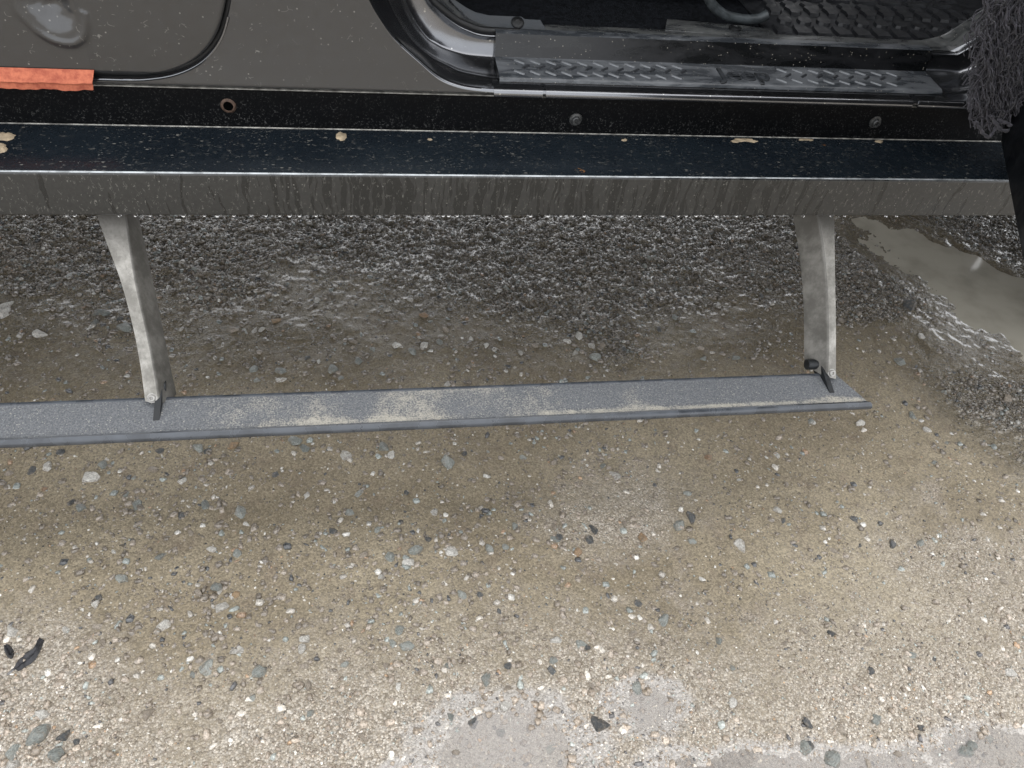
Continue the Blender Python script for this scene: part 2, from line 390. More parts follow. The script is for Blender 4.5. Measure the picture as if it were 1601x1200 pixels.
# ------------------------------------------------------------------ key heights and planes of the car's flank
ZB = 0.56
Y0 = onZ(800, 338, ZB).y                    # outer face of the rail
ZT = onY(800, 275, Y0).z                    # top of the rail
YS = onZ(800, 206, ZT).y                    # recessed rocker strip
YB = YS-0.012                               # body skin
ZS = onY(800, 152, YB).z                    # lower edge of the body skin
XL, XR = -1.32, 1.74                        # rail ends
M = {}
M['ground'] = mat_ground()
M['panel'] = mat_panel('door_paint_dusty', 0.07, marks=0.4)
M['panel_clean'] = mat_panel('body_paint_dark', 0.12, marks=0.3)
M['rail_front'] = mat_rail_front(); M['rail_top'] = mat_rail_top(); M['strip'] = mat_strip()
M['jamb'] = mat_jamb()
M['guard'] = mat_guard('guard_black_plastic', base=(0.004, 0.0045, 0.005), hi=(0.010, 0.0105, 0.012)); M['guard_top'] = mat_guard('guard_scuffed_lit_top', base=(0.035, 0.039, 0.044), hi=(0.12, 0.127, 0.135))
M['sill_plastic'] = mat_guard('sill_dusty_plastic', base=(0.03, 0.032, 0.034), hi=(0.10, 0.103, 0.10))
M['arm'] = mat_metal_arm(); M['arm_web'] = mat_metal_arm('arm_shaded_web', 0.55); M['step'] = mat_step()
M['nose'] = mat_simple('step_nose_satin', (0.05, 0.056, 0.065), 0.26, nscale=25, namt=0.3, spec=0.6)
M['black'] = mat_simple('black_rubber', (0.006, 0.0065, 0.007), 0.5, namt=0.3)
M['trim'] = mat_simple('grained_grey_plastic', (0.035, 0.04, 0.045), 0.6, nscale=30, namt=0.2, bump=0.5, bscale=500)
M['carpet'] = mat_simple('dark_carpet', (0.008, 0.009, 0.011), 0.95, nscale=120, namt=0.5, bump=0.8, bscale=400, spec=0.1)
M['mat_rubber'] = mat_simple('floor_mat_rubber', (0.016, 0.017, 0.019), 0.5, nscale=60, namt=0.35, bump=0.3, bscale=300)
M['steel'] = mat_simple('bolt_steel', (0.33, 0.32, 0.3), 0.35, 0.4, nscale=120, namt=0.3)
M['dark_steel'] = mat_simple('dark_bolt_steel', (0.07, 0.072, 0.072), 0.3, 0.5, nscale=150, namt=0.4)
M['rust'] = mat_simple('rusty_steel', (0.085, 0.055, 0.04), 0.6, 0.4, nscale=200, namt=0.5)
M['edge_highlight'] = mat_simple('pale_edge_highlight', (0.34, 0.36, 0.37), 0.3, 0.35, nscale=45, namt=0.45)  # sky highlight along the rail's top edge, put into the colour
M['lip_pale'] = mat_simple('pale_lip_edge', (0.33, 0.32, 0.29), 0.5, 0.2, nscale=80, namt=0.5)
M['bracket'] = mat_simple('black_step_bracket', (0.014, 0.016, 0.018), 0.45, 0.2, nscale=70, namt=0.4)
M['mud'] = mat_simple('dried_mud', (0.34, 0.27, 0.18), 0.85, nscale=90, namt=0.3, bump=0.6, bscale=300)
M['glass'] = mat_simple('tinted_glass', (0.008, 0.009, 0.01), 0.06, nscale=3, namt=0.1)
M['tyre'] = mat_simple('tyre_rubber', (0.02, 0.02, 0.021), 0.75, nscale=30, namt=0.3)
M['rim'] = mat_simple('wheel_rim', (0.12, 0.12, 0.125), 0.35, 0.7, nscale=30, namt=0.2)

# ================================================================== GROUND
def zones(x, y):
    P = np.stack([x, y, np.zeros_like(x)], -1); u, v = toUV(P)
    inside = (y > 0.1) & (y < 2.6)
    u = np.where(inside, u, np.where(y <= 0.1, 800, 800)); v = np.where(inside, v, np.where(y <= 0.1, 1300, 200))
    n1 = fbm(x, y, 3.1, 21, 4); n2 = fbm(x, y, 9.0, 31, 3)
    vv = v+300*(n1-0.5)+110*(n2-0.5)-0.03*(u-800)+70*np.exp(-((u-420)/330)**2)*-1
    dry = sstep(860, 1180, vv+40*sstep(700, 1100, u))
    dry = np.maximum(dry, 0.75*np.exp(-(((u-960)/110)**2+((v-800)/60)**2))*(0.5+n2))
    dry = np.maximum(dry, 0.6*sstep(0.5, 0.66, n1)*sstep(640, 760, v)*sstep(260, 40, u))
    dry = np.maximum(dry, 0.55*sstep(1250, 1500, u)*sstep(760, 860, v+150*(n2-0.5)))
    rough = sstep(520, 400, v+190*(n1-0.5)+90*(n2-0.5)-40*np.exp(-((u-900)/260)**2))
    d = (u-1380)*0.62-(v-345)*0.79          # signed distance from the rut line on the right
    rough = np.maximum(rough, sstep(60, 20, np.abs(d+110+80*(n2-0.5)))*sstep(1380, 1480, u)*sstep(560, 620, v)*0.9)
    rough = np.where(d > -60, rough*0.06, rough)
    bank = v-(338+(u-1420)*0.47)+46*(n2-0.5)          # far bank of the wheel hollow
    rough = np.maximum(rough, sstep(10, -25, bank)*sstep(1380, 1440, u))
    wet = np.clip(sstep(760, 480, v+120*(n1-0.5))*(0.35+0.6*n2)+sstep(-100, -10, d)*sstep(800, 640, v)+0.8*rough*sstep(300, 700, u)+0.7*sstep(90, 30, np.abs(d+130))*sstep(1400, 1480, u), 0, 1)
    # hollows that hold water
    low = 0.020*sstep(-95, 60, d+50*(n2-0.5))*sstep(720, 600, v)*sstep(-8, 40, bank)*sstep(1725, 1640, u+40*(n2-0.5))
    e1 = np.exp(-(((u-815)/120)**2+((v-1175)/75)**2)); e2 = np.exp(-(((u-1010)/70)**2+((v-1100)/45)**2))*0.6
    e3 = np.exp(-(((u-1240)/230)**2+((v-1222)/52)**2))*0.85; e4 = np.exp(-(((u-640)/40)**2+((v-1215)/30)**2))*0.6; e5 = np.exp(-(((u-1560)/130)**2+((v-1180)/40)**2))*0.6
    low2 = 0.016*np.clip(np.maximum.reduce([e1, e2, e3, e4, e5])*(0.1+1.75*n2), 0, 1)
    return dry, rough, wet, low, low2, d, u, v
def height(x, y):
    dry, rough, wet, low, low2, d, u, v = zones(x, y)
    h = 0.012*(fbm(x, y, 2.0, 5, 3)-0.5)+0.007*(fbm(x, y, 11.0, 6, 3)-0.5)
    h = h*(1-0.7*np.clip((low+low2)/0.012, 0, 1))
    h += (fbm(x, y, 70.0, 8, 3, 0.6)-0.5)*(0.003+0.010*rough+0.004*dry)
    h += (fbm(x, y, 28.0, 9, 2, 0.6)-0.5)*(0.002+0.009*rough)
    h += 0.005*np.exp(-((d+95)/40)**2)*(u > 1300)*(v > 300)*(v < 760)       # rut lip
    return h-low-low2*0.9
def axis(lo, hi, step, far):
    a = list(np.arange(lo, hi+1e-6, step)); s = step; x = a[-1]; r = []
    while x < far: s *= 1.35; x += s; r.append(x)
    s = step; x = a[0]; l = []
    while x > -far: s *= 1.35; x -= s; l.append(x)
    return np.array(l[::-1]+a+r)
gx = axis(-1.05, 2.15, 0.0042, 400); gy = axis(0.28, 2.02, 0.0042, 400)
GX, GY = np.meshgrid(gx, gy, indexing='ij')
near = (np.abs(GX) < 6) & (np.abs(GY) < 8)
hh = np.zeros_like(GX); z4 = np.zeros(GX.shape+(4,)); z4[..., 3] = 1; z4[..., 0] = 0.75
dr, ro, we, lo_, lo2_, _, _, _ = zones(GX[near], GY[near])
hh[near] = height(GX[near], GY[near]); z4[near, 0] = dr; z4[near, 1] = ro; z4[near, 2] = np.clip(we, 0, 1); z4[..., 3] = 0; z4[near, 3] = np.clip(lo2_/0.006, 0, 1)
V, Fq = grid_mesh(np.stack([GX, GY, hh], -1))
me = np_mesh('ground', V, Fq[:, ::-1] if False else Fq)
at = me.attributes.new('zone', 'FLOAT_COLOR', 'POINT'); at.data.foreach_set('color', z4.astype(np.float32).ravel())
me.shade_smooth()
ground = tag(link('ground', me, M['ground']), kind='structure')
def hgt(x, y): return float(height(np.array([x]), np.array([y]))[0])

# water lying in the hollows
M['water'] = mat_water('clear_puddle_water', 0.8, (0.44, 0.41, 0.34))
M['silty'] = mat_water('silty_puddle_water', 0.25, (0.45, 0.435, 0.43))
def puddle(name, uvs, z, mat, label_kind='structure'):
    P = catmull([tuple(onZ(u, v, z))[:2] for u, v in uvs]+[tuple(onZ(*uvs[0], z))[:2]], 60)[:-1]
    bm = bmesh.new(); bm.faces.new([bm.verts.new((p[0], p[1], z)) for p in P])
    bmesh.ops.triangulate(bm, faces=bm.faces[:]); bm.normal_update()
    for f in bm.faces:
        if f.normal.z < 0: f.normal_flip()
    me = bpy.data.meshes.new(name); bm.to_mesh(me); bm.free(); o = link(name, me, mat)
    return tag(o, kind='structure')
puddle('puddle', [(1330, 342), (1360, 420), (1420, 520), (1500, 600), (1600, 665), (1740, 660), (1800, 500), (1700, 400), (1560, 338), (1440, 325)], -0.0075, M['water'])
puddle('puddle', [(560, 1290), (600, 1170), (690, 1080), (830, 1040), (960, 1020), (1100, 1040), (1180, 1100), (1400, 1110), (1640, 1070), (1720, 1150), (1700, 1300), (1100, 1330)], -0.0062, M['silty'])

# ================================================================== CAR
car = empty('parked_car', (0.2, 2.0, 0.0))
tag(car, 'dark grey off-road car with its front door open above a lowered side step', 'car')
bpy.context.view_layer.update()
INV = Matrix.Translation((-0.2, -2.0, 0))
def part(o, parent=None):
    """keep world placement under the car"""
    o.parent = parent if parent is not None else car
    o.matrix_parent_inverse = INV if o.parent == car else Matrix.Identity(4)
    return o
# children of parts live in the part's space, which is world space here

# ---- rail
r = 0.0055
prof = [(Y0, ZB+0.004)]; fm = [0]
prof = [(Y0+0.004, ZB), (Y0, ZB+0.004)]; fm = [0, 0]
for k in range(7):
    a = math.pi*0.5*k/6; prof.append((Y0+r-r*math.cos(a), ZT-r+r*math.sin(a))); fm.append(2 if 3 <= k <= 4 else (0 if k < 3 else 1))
prof += [(YS-0.002, ZT+0.0005), (YS-0.002, ZT-0.02), (YS-0.03, ZB)]; fm += [1, 1, 1]
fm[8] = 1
rail = part(extrude_x('rock_rail', prof, XL, XR, [M['rail_front'], M['rail_top'], M['edge_highlight']], None, 60, fm))
o = extrude_x('rear_lip', [(YS-0.0042, ZT), (YS-0.0042, ZT+0.0013), (YS-0.003, ZT+0.0019), (YS-0.001, ZT)], XL, XR, M['lip_pale'], None, 1); part(o, rail)  # pale colour carries the sky reflected on the flange edge
# drops hanging on the lower edge
bm = bmesh.new(); du = [40, 105, 118, 190, 215, 238, 288, 322, 340, 366, 391, 415, 439, 454, 470, 494, 549, 672, 692, 702, 715, 790, 830, 856, 875, 893, 913, 973, 1001, 1034, 1058, 1071, 1087, 1117, 1150, 1256, 1298, 1318, 1384, 1402, 1478, 1549]
for u in du:
    p = onY(u+random.uniform(-2, 2), 338, Y0+0.006); rr = random.uniform(0.0022, 0.0038)
    r_ = bmesh.ops.create_icosphere(bm, subdivisions=2, radius=rr)
    for v in r_['verts']:
        v.co.z *= 0.9 if v.co.z < 0 else 0.6
        v.co += Vector((p.x, Y0+0.004, ZB-0.0012))
t = NT('water_drop'); gl = t.n('BsdfGlass', Color=(1, 1, 1), Roughness=0.0, IOR=1.33); t.t.links.new(gl.outputs[0], t.out.inputs[0]); M['drop'] = t.m
part(tag(frombm('water_drops', bm, M['drop'], None, 180), kind='stuff'), rail)
# mud splats on the rail top
def splat(name, u, v, w, h, ht, mat, parent, plane='z', seed=0):
    rn = random.Random(seed); c0 = onZ(u, v, ZT); sx = w/ (F/ (Vector(CC)-c0).length); 
    pts = []
    bm = bmesh.new(); N = 18; ring = []; ring2 = []
    for k in range(N):
        a = 2*math.pi*k/N; q = 1+rn.uniform(-0.22, 0.22)
        e = onZ(u+w*0.5*q*math.cos(a), v-h*0.5*q*math.sin(a), ZT)
        ring.append(bm.verts.new((e.x, e.y, ZT+0.0002))); m = c0.lerp(e, 0.6); ring2.append(bm.verts.new((m.x, m.y, ZT+ht*rn.uniform(0.7, 1.1))))
    cv = bm.verts.new((c0.x, c0.y, ZT+ht*0.8))
    for k in range(N):
        j = (k+1) % N
        bm.faces.new((ring[k], ring[j], ring2[j], ring2[k])); bm.faces.new((ring2[k], ring2[j], cv))
    return part(frombm(name, bm, mat, None, 60), parent)
splat('mud_clump', 8, 214, 34, 14, 0.004, M['mud'], rail, seed=1)
splat('mud_clump', 2, 232, 18, 15, 0.005, M['mud'], rail, seed=2)
splat('mud_clump', 534, 213, 18, 13, 0.003, M['mud'], rail, seed=3)
for k, (u, v, w, h) in enumerate([(1162, 219, 34, 6), (1150, 221, 14, 5), (1178, 221, 16, 4), (1258, 218, 22, 4), (1374, 221, 14, 5), (976, 219, 9, 4), (672, 218, 8, 4), (1268, 219, 8, 3)]):
    splat('mud_clump', u, v, w, h, 0.0016, M['mud'], rail, seed=10+k)

# ---- rocker strip with bolts
strip = part(extrude_x('rocker_strip', [(YS, ZT-0.03), (YS, ZS+0.006), (YS+0.05, ZS+0.006), (YS+0.05, ZT-0.03)], XL-0.1, XR, M['strip'], None, 1))
o = extrude_x('seam_edge', [(YS-0.0045, ZS-0.0026), (YS-0.0055, ZS-0.0018), (YS-0.0045, ZS-0.0008), (YS+0.001, ZS-0.0008), (YS+0.001, ZS-0.0026)], XL-0.1, XR, M['lip_pale'], None, 1); part(o, strip)
def bolt_y(name, u, v, Y, parts, seg=20):
    p = onY(u, v, Y)
    bm = bmesh.new(); 
    rings = [[bm.verts.new((p.x+rr*math.cos(2*math.pi*k/seg), Y-d, p.z+rr*math.sin(2*math.pi*k/seg))) for k in range(seg)] for d, rr in parts]
    for A, B in zip(rings, rings[1:]):
        for k in range(seg): bm.faces.new((A[k], A[(k+1) % seg], B[(k+1) % seg], B[k]))
    bm.faces.new(rings[-1])
    return bm
hole = [(0, 0.0125), (0.0012, 0.0115), (0.0018, 0.0095), (0.001, 0.0075), (-0.001, 0.0070), (-0.012, 0.0066)]
head = [(0, 0.0115), (0.002, 0.0113), (0.0024, 0.0085), (0.0028, 0.0075), (0.0085, 0.0072), (0.0095, 0.0064), (0.0095, 0.0042), (0.0045, 0.0038)]
part(frombm('threaded_hole', bolt_y('h', 357, 165, YS-0.0005, [(0, 0.0125), (0.0012, 0.0115), (0.0022, 0.0095), (0.0022, 0.0080), (0.0006, 0.0070)]), M['rust'], None, 30), strip)
part(frombm('hole_disc', bolt_y('h', 357, 165, YS-0.0014, [(0, 0.0082), (0.0012, 0.0080)]), mat_simple('hole_shade', (0.002, 0.002, 0.002), 0.9, spec=0.0), None, 30), strip)  # flat disc; the shade inside the hole is its dark colour
for u, v in ((900, 186), (1368, 190)):
    part(frombm('bolt', bolt_y('b', u, v, YS-0.0005, head), M['dark_steel'], None, 30), strip)

# ---- body skin between the doors
def arcs(pts, Y, n): return catmull([tuple(onY(u, v, Y)) for u, v in pts], n)
door_uv = [(357, -60), (355, -20), (350, 15), (340, 50), (322, 78), (298, 97), (265, 110), (225, 116), (190, 116.5)]
DC = arcs(door_uv, YB, 46)
zdoor = DC[-1][2]
C0L = [(560, -45), (577, 0), (594, 30), (619, 64), (655, 97), (687, 124), (719, 137), (751, 142), (781, 144)]
c0 = arcs(C0L, YB, 46)
ztop = 1.22
ZLIP = zdoor-0.014
gap = 0.0075
dc = DC.copy()
for i in range(len(DC)):                    # offset for the shut gap
    a = DC[min(i+1, len(DC)-1)]-DC[max(i-1, 0)]; nn = np.array([-a[2], 0, a[0]]); nn /= np.linalg.norm(nn)
    dc[i] = DC[i]+nn*gap*(1 if nn[0] > 0 or nn[2] < 0 else -1)
pts = [Vector((dc[0][0], YB, ztop))]+[Vector(p) for p in dc]+[Vector((-1.35, YB, dc[-1][2])), Vector((-1.35, YB, ZLIP))]
kk = [i for i in range(len(c0)) if c0[i][2] > ZLIP+0.002]
pts += [Vector((c0[kk[-1]][0]+0.004, YB, ZLIP))]+[Vector(c0[i]) for i in kk[::-1]]+[Vector((c0[0][0], YB, ztop))]
bm = bmesh.new(); f = bm.faces.new([bm.verts.new(p) for p in pts]); 
if f.normal.y > 0: f.normal_flip()
ext = bmesh.ops.extrude_face_region(bm, geom=[f])
for v in [g for g in ext['geom'] if isinstance(g, bmesh.types.BMVert)]: v.co.y += 0.02
bm.normal_update()
front = [e for e in bm.edges if all(abs(v.co.y-YB) < 1e-5 for v in e.verts) and e.calc_length() < 3]
bmesh.ops.bevel(bm, geom=front, offset=0.003, segments=3, profile=0.5, affect='EDGES', clamp_overlap=True)
body = part(frombm('body_side', bm, M['panel'], None, 30))
# lower lip of the skin turning under towards the strip
NP = 9; prof = []
for k in range(NP):
    s = k/(NP-1); prof.append((YB-0.0004+0.0108*s**1.25, ZLIP+0.0005-(ZLIP+0.0005-ZS)*s))
extrude_lip = prof+[(YB+0.02, ZS), (YB+0.02, ZLIP+0.0005)]
part(extrude_x('body_lip', extrude_lip, -1.35, XR, M['panel'], None, 1, smooth=30), body)

# ---- rear door (closed) with its dent
zs = np.r_[np.linspace(zdoor, zdoor+0.06, 26), np.linspace(zdoor+0.064, 0.95, 60), np.linspace(0.96, ztop, 10)]
DCs = DC[::-1]                              # bottom -> top
xr = np.interp(zs, DCs[:, 2], DCs[:, 0]); xr[zs > DCs[-1, 2]] = DCs[-1, 0]
xr[0] = DC[-1][0]
us = np.r_[np.linspace(0, 0.55, 20)[:-1], np.linspace(0.55, 1, 150)]
X = -1.3+(xr[:, None]+1.3)*us[None, :]; Z = np.repeat(zs[:, None], len(us), 1)
pc = onY(72, 4, YB); sx = abs(onY(112, 4, YB).x-onY(32, 4, YB).x)/2
dxn = (X-pc.x)/(sx*1.12); dzn = (Z-pc.z)/(0.046); skew = dxn*0.25
rr = np.sqrt(dxn**2+(dzn+skew)**2)
dent = 0.017*np.where(rr < 1, (1-rr**2)**2, 0)+0.0028*np.exp(-((rr-1.22)/0.12)**2)*-1*(dzn+skew < 0.1)
dent = dent*(1+0.5*(fbm(X, Z, 55, 91, 3)-0.5))+0.0022*(fbm(X, Z, 70, 92, 3)-0.5)*(rr < 0.85)
Yd = YB+dent*(zs[:, None] < 0.95)
edge = np.minimum((xr[:, None]-X)*1.0, Z-zdoor); Yd = Yd+0.003*(1-sstep(0, 0.004, edge))
V, Fq = grid_mesh(np.stack([X, Yd, Z], -1))
me = np_mesh('rear_door', V, Fq); rd = part(link('rear_door', me, M['panel'], None, 50))
# door edge return and the dark seal in the shut gap
bm = bmesh.new(); E = [Vector((-1.3, YB+0.003, zdoor))]+[Vector((p[0], YB+0.003, p[2])) for p in DCs]+[Vector((DCs[-1][0], YB+0.003, ztop))]
a = [bm.verts.new(p) for p in E]; b = [bm.verts.new(p+Vector((0, 0.02, 0))) for p in E]
for i in range(len(a)-1): bm.faces.new((a[i], a[i+1], b[i+1], b[i]))
part(frombm('door_edge', bm, M['panel_clean'], None, 40), rd)
bm = bmesh.new(); tube(bm, [p+Vector((0.004 if i > 8 else 0, 0.016, -0.004)) for i, p in enumerate(E)], 0.0085, 8)
part(frombm('door_seal', bm, M['black'], None, 60), rd)
# grooved lower edge of the body below the door: a bright rolled edge along the gap
bm = bmesh.new(); tube(bm, [Vector((-1.3, YB+0.0005, dc[-1][2]-0.0015))]+[Vector((p[0], YB+0.0005, p[2]-0.001)) for p in dc[::-1][:34]], 0.0022, 6)
part(frombm('rolled_edge', bm, M['jamb'], None, 60), body)

# orange cloth strip caught under the door
t = NT('orange_suede'); c = t.coord(); n = t.noise(c, 90, 5, 0.7)
col = t.mix(t.ramp(n, 0.3, 0.7), (0.30, 0.068, 0.038), (0.50, 0.15, 0.08))
M['orange'] = t.done(Base_Color=col, Roughness=0.85, Normal=t.bump(t.noise(c, 500, 2), 0.5, 0.001))
q0, q1 = onY(-120, 106, YB-0.006), onY(146, 112, YB-0.006)
zt_, zl_ = onY(140, 111, YB-0.006).z, onY(140, 137.5, YB-0.006).z
NX, NZ = 90, 14; P = np.zeros((NX, NZ, 3))
for i in range(NX):
    s = i/(NX-1)
    for j in range(NZ):
        w = j/(NZ-1); x = q0.x+(q1.x-q0.x)*s-0.006*w*(1 if i == NX-1 else i/NX)
        z = zt_+(zl_-zt_)*w+0.0006*math.sin(i*0.31)*w+0.0005*math.sin(i*0.83+1)*w
        y = YB-0.002-0.012*math.sin(min(w*1.5, 1)*math.pi/2)-0.0055*math.exp(-((w-0.5)/0.08)**2)+0.0015*math.sin(i*0.23)*w
        P[i, j] = (x, y, z)
V, Fq = grid_mesh(P); V2 = V+np.array([0, 0.0022, -0.0004])
me = np_mesh('cloth_strip', np.vstack([V, V2]), np.vstack([Fq, Fq[:, ::-1]+len(V)]))
ob = link('cloth_strip', me, M['orange'], None, 50)
tag(ob, 'orange red cloth strip caught under the closed dark rear door', 'cloth strip')

# ---- door opening: swept jamb
C = {}
C[0] = (C0L, [(1500, 163.5), (1560, 150), (1620, 100), (1660, 30), (1690, -45)], YB)
C[1] = ([(592, -45), (606, 0), (622, 35), (645, 68), (672, 92), (698, 106), (719, 116), (751, 123), (781, 127)], [(1500, 148), (1550, 135), (1600, 85), (1640, 20), (1665, -45)], YB+0.04)
C[2] = ([(618, -45), (630, 0), (645, 32), (666, 60), (682, 71), (698, 79), (726, 87), (750, 90), (781, 92)], [(1498, 115.5), (1530, 101), (1575, 65), (1615, 10), (1640, -45)], YB+0.10)
C[3] = ([(650, -45), (672, 0), (685, 14), (704, 30), (719, 40), (732, 46), (745, 51), (760, 54), (781, 55)], [(1498, 84), (1530, 65), (1560, 42), (1600, 5), (1635, -45)], YB+0.11)
Z3 = onY(781, 55, YB+0.11).z
Y4 = onZ(863, 40, Z3).y
C[4] = ([(684, -45), (700, -5), (712, 12), (730, 26), (746, 33), (764, 36.5), (790, 38), (803, 38.5), (815, 39)], [(1440, 65), (1480, 54), (1530, 22), (1560, 0), (1600, -45)], Y4)
CU = {}
for k, (L, R, Y) in C.items():
    l = arcs(L, Y, 40); rr_ = arcs(R, Y, 30); zmid = l[-1][2]
    up0 = np.array([[l[0][0]-0.01*(k == 0), Y, z] for z in np.linspace(1.2, l[0][2]+0.02, 5)])
    up1 = np.array([[rr_[-1][0]+0.01, Y, z] for z in np.linspace(rr_[-1][2]+0.02, 1.2, 5)])
    mid = np.linspace(l[-1], rr_[0], 26)[1:-1]
    CU[k] = np.vstack([up0, l, mid, rr_, up1])
def blend(a, b, s, bulge, dirv): return a+(b-a)*s+np.array(dirv)*bulge*math.sin(math.pi*s)
rows = []
A0 = CU[0]
rows.append(A0+np.array([0, 0.006, -0.006])); rows.append(A0+np.array([0, 0.0005, -0.0035])); rows.append(A0+np.array([0, 0.0, 0.0])); rows.append(A0+np.array([0, 0.003, 0.0035])); 
for s in (0.25, 0.5, 0.75, 0.9): rows.append(blend(A0, CU[1], s, 0.002, (0, 0, -1))+np.array([0, 0, 0.003]))
rows.append(CU[1]+np.array([0, 0, 0.0045])); rows.append(CU[1]+np.array([0, 0.006, 0.0045]))
for s in (0.25, 0.45, 0.65, 0.82, 0.93): rows.append(blend(CU[1], CU[2], s, 0.006, (0, 0, -1))+np.array([0, 0.002, 0.002]))
rows.append(CU[2]+np.array([0, 0.001, 0.002]))
for s in (0.12, 0.3, 0.5, 0.7, 0.86): rows.append(blend(CU[2], CU[3], s, 0.003, (0, 1, 0))+np.array([0, 0.003, 0]))
rows.append(CU[3]+np.array([0, -0.0005, -0.002])); rows.append(CU[3]+np.array([0, 0.0015, 0.0])); rows.append(CU[3]+np.array([0, 0.006, 0.0008]))
rows.append(CU[3]*0.75+CU[4]*0.25)
V, Fq = grid_mesh(np.array(rows)); me = np_mesh('door_jamb', V, Fq)
jamb = part(link('door_jamb', me, M['jamb'], None, 60))
rows = [CU[3]*0.78+CU[4]*0.22+np.array([0, 0, 0.0012]), CU[3]*0.6+CU[4]*0.4+np.array([0, 0, 0.003]), CU[3]*0.3+CU[4]*0.7+np.array([0, 0, 0.0035]), CU[4]+np.array([0, 0, 0.003]), CU[4]+np.array([0, 0.006, 0]), CU[4]+np.array([0, 0.008, -0.03])]
V, Fq = grid_mesh(np.array(rows)); me = np_mesh('inner_sill', V, Fq)
sill = part(link('inner_sill', me, M['sill_plastic'], None, 50))
# seal bead on the lower lip of the opening, in three lengths
zl0 = CU[0][44][2]
for x0, x1 in ((onY(772, 147, YB).x, onY(848, 150, YB).x), (onY(853, 150, YB).x, onY(1428, 160, YB).x), (onY(1437, 160, YB).x, 1.2)):
    o = extrude_x('sill_flange', [(YB-0.0012, zl0-0.007), (YB-0.0018, zl0-0.004), (YB-0.0014, zl0+0.0005), (YB+0.001, zl0+0.0035), (YB+0.006, zl0+0.0052), (YB+0.032, zl0+0.0065), (YB+0.032, zl0-0.007)], x0, x1, M['jamb'], None, 1, smooth=50); part(o, jamb)

# ---- entry guard
zA = onY(1060, 65, YB+0.105).z; zBm = onY(1060, 99.5, YB+0.094).z; zC = onY(1060, 127, YB+0.034).z; zD = onY(1060, 141.5, YB+0.026).z
gx0, gx1 = onY(778, 100, YB+0.06).x, onY(1462, 125, YB+0.06).x
prof = [(YB+0.125, zA+0.0035), (YB+0.110, zA+0.004), (YB+0.105, zA+0.0025), (YB+0.1035, zA-0.001), (YB+0.0975, zBm+0.004), (YB+0.0955, zBm+0.001), (YB+0.092, zBm)]
prof += [(YB+0.036, zC+0.002), (YB+0.031, zC+0.0015), (YB+0.0265, zC-0.001), (YB+0.0245, zC-0.005), (YB+0.0245, zD+0.003), (YB+0.027, zD)]
prof += [(YB+0.05, zD), (YB+0.100, zBm-0.006), (YB+0.125, zA-0.004)]
guard = part(extrude_x('entry_guard', prof, gx0, gx1, [M['guard'], M['guard_top']], None, 1, [1, 1, 0, 0, 0, 1, 1, 1, 1, 1, 0, 0, 0, 0, 0, 0], smooth=40))  # upward faces paler: scuffs, with sky brightness put into their colour
# raised bars of the tread plate
slope = (zBm-(zC+0.002))/(0.092-0.036)
tilt = math.atan(slope)
def guard_pt(u, v):
    n = Vector((0, -math.sin(tilt), math.cos(tilt))); return onPlane(u, v, Vector((0, YB+0.036, zC+0.002)), n)
def bar_mesh(name, L, W, H):
    bm = bmesh.new(); N = 6; pts = []
    for k in range(N+1): a = -math.pi/2+math.pi*k/N; pts.append((L/2-W/2+W/2*math.cos(a), W/2*math.sin(a)))
    for k in range(N+1): a = math.pi/2+math.pi*k/N; pts.append((-L/2+W/2+W/2*math.cos(a), W/2*math.sin(a)))
    lo = [bm.verts.new((x, y, 0)) for x, y in pts]; hi = [bm.verts.new((x*0.94, y*0.6, H)) for x, y in pts]; n = len(pts)
    bm.faces.new(hi)
    for i in range(n): bm.faces.new((lo[i], lo[(i+1) % n], hi[(i+1) % n], hi[i]))
    bmesh.ops.recalc_face_normals(bm, faces=bm.faces)
    me = bpy.data.meshes.new(name); bm.to_mesh(me); bm.free(); me.materials.append(M['guard_top']); return me
bar = bar_mesh('tread_bar', 0.022, 0.0050, 0.0020); bar_d = bar_mesh('tread_bar', 0.019, 0.0054, 0.0020)
bar.materials[0] = mat_simple('pale_tread_bar', (0.15, 0.158, 0.168), 0.4, nscale=50, namt=0.4)  # outer rows, paler than the middle row
bar_d.materials[0] = mat_simple('dark_tread_bar', (0.028, 0.03, 0.034), 0.4, nscale=50, namt=0.4)
def vline(base_v, u): return base_v+(340-base_v)/(8000-1060)*(u-1060)
for g0, g1 in ((812, 1100), (1222, 1432)):
    n = int((g1-g0)/24.6)
    for i in range(n):
        for row, (bv, ang, off) in enumerate(((105, -38, 0), (112.5, 38, 10), (121, -38, 0))):
            u = g0+i*24.6+off; p = guard_pt(u, vline(bv, u))
            o = bpy.data.objects.new('tread_bar', bar_d if row == 1 else bar); COL.objects.link(o)
            R = Matrix.Rotation(tilt, 4, 'X') @ Matrix.Rotation(math.radians(ang), 4, 'Z')
            o.parent = guard; o.matrix_local = Matrix.Translation(p) @ R
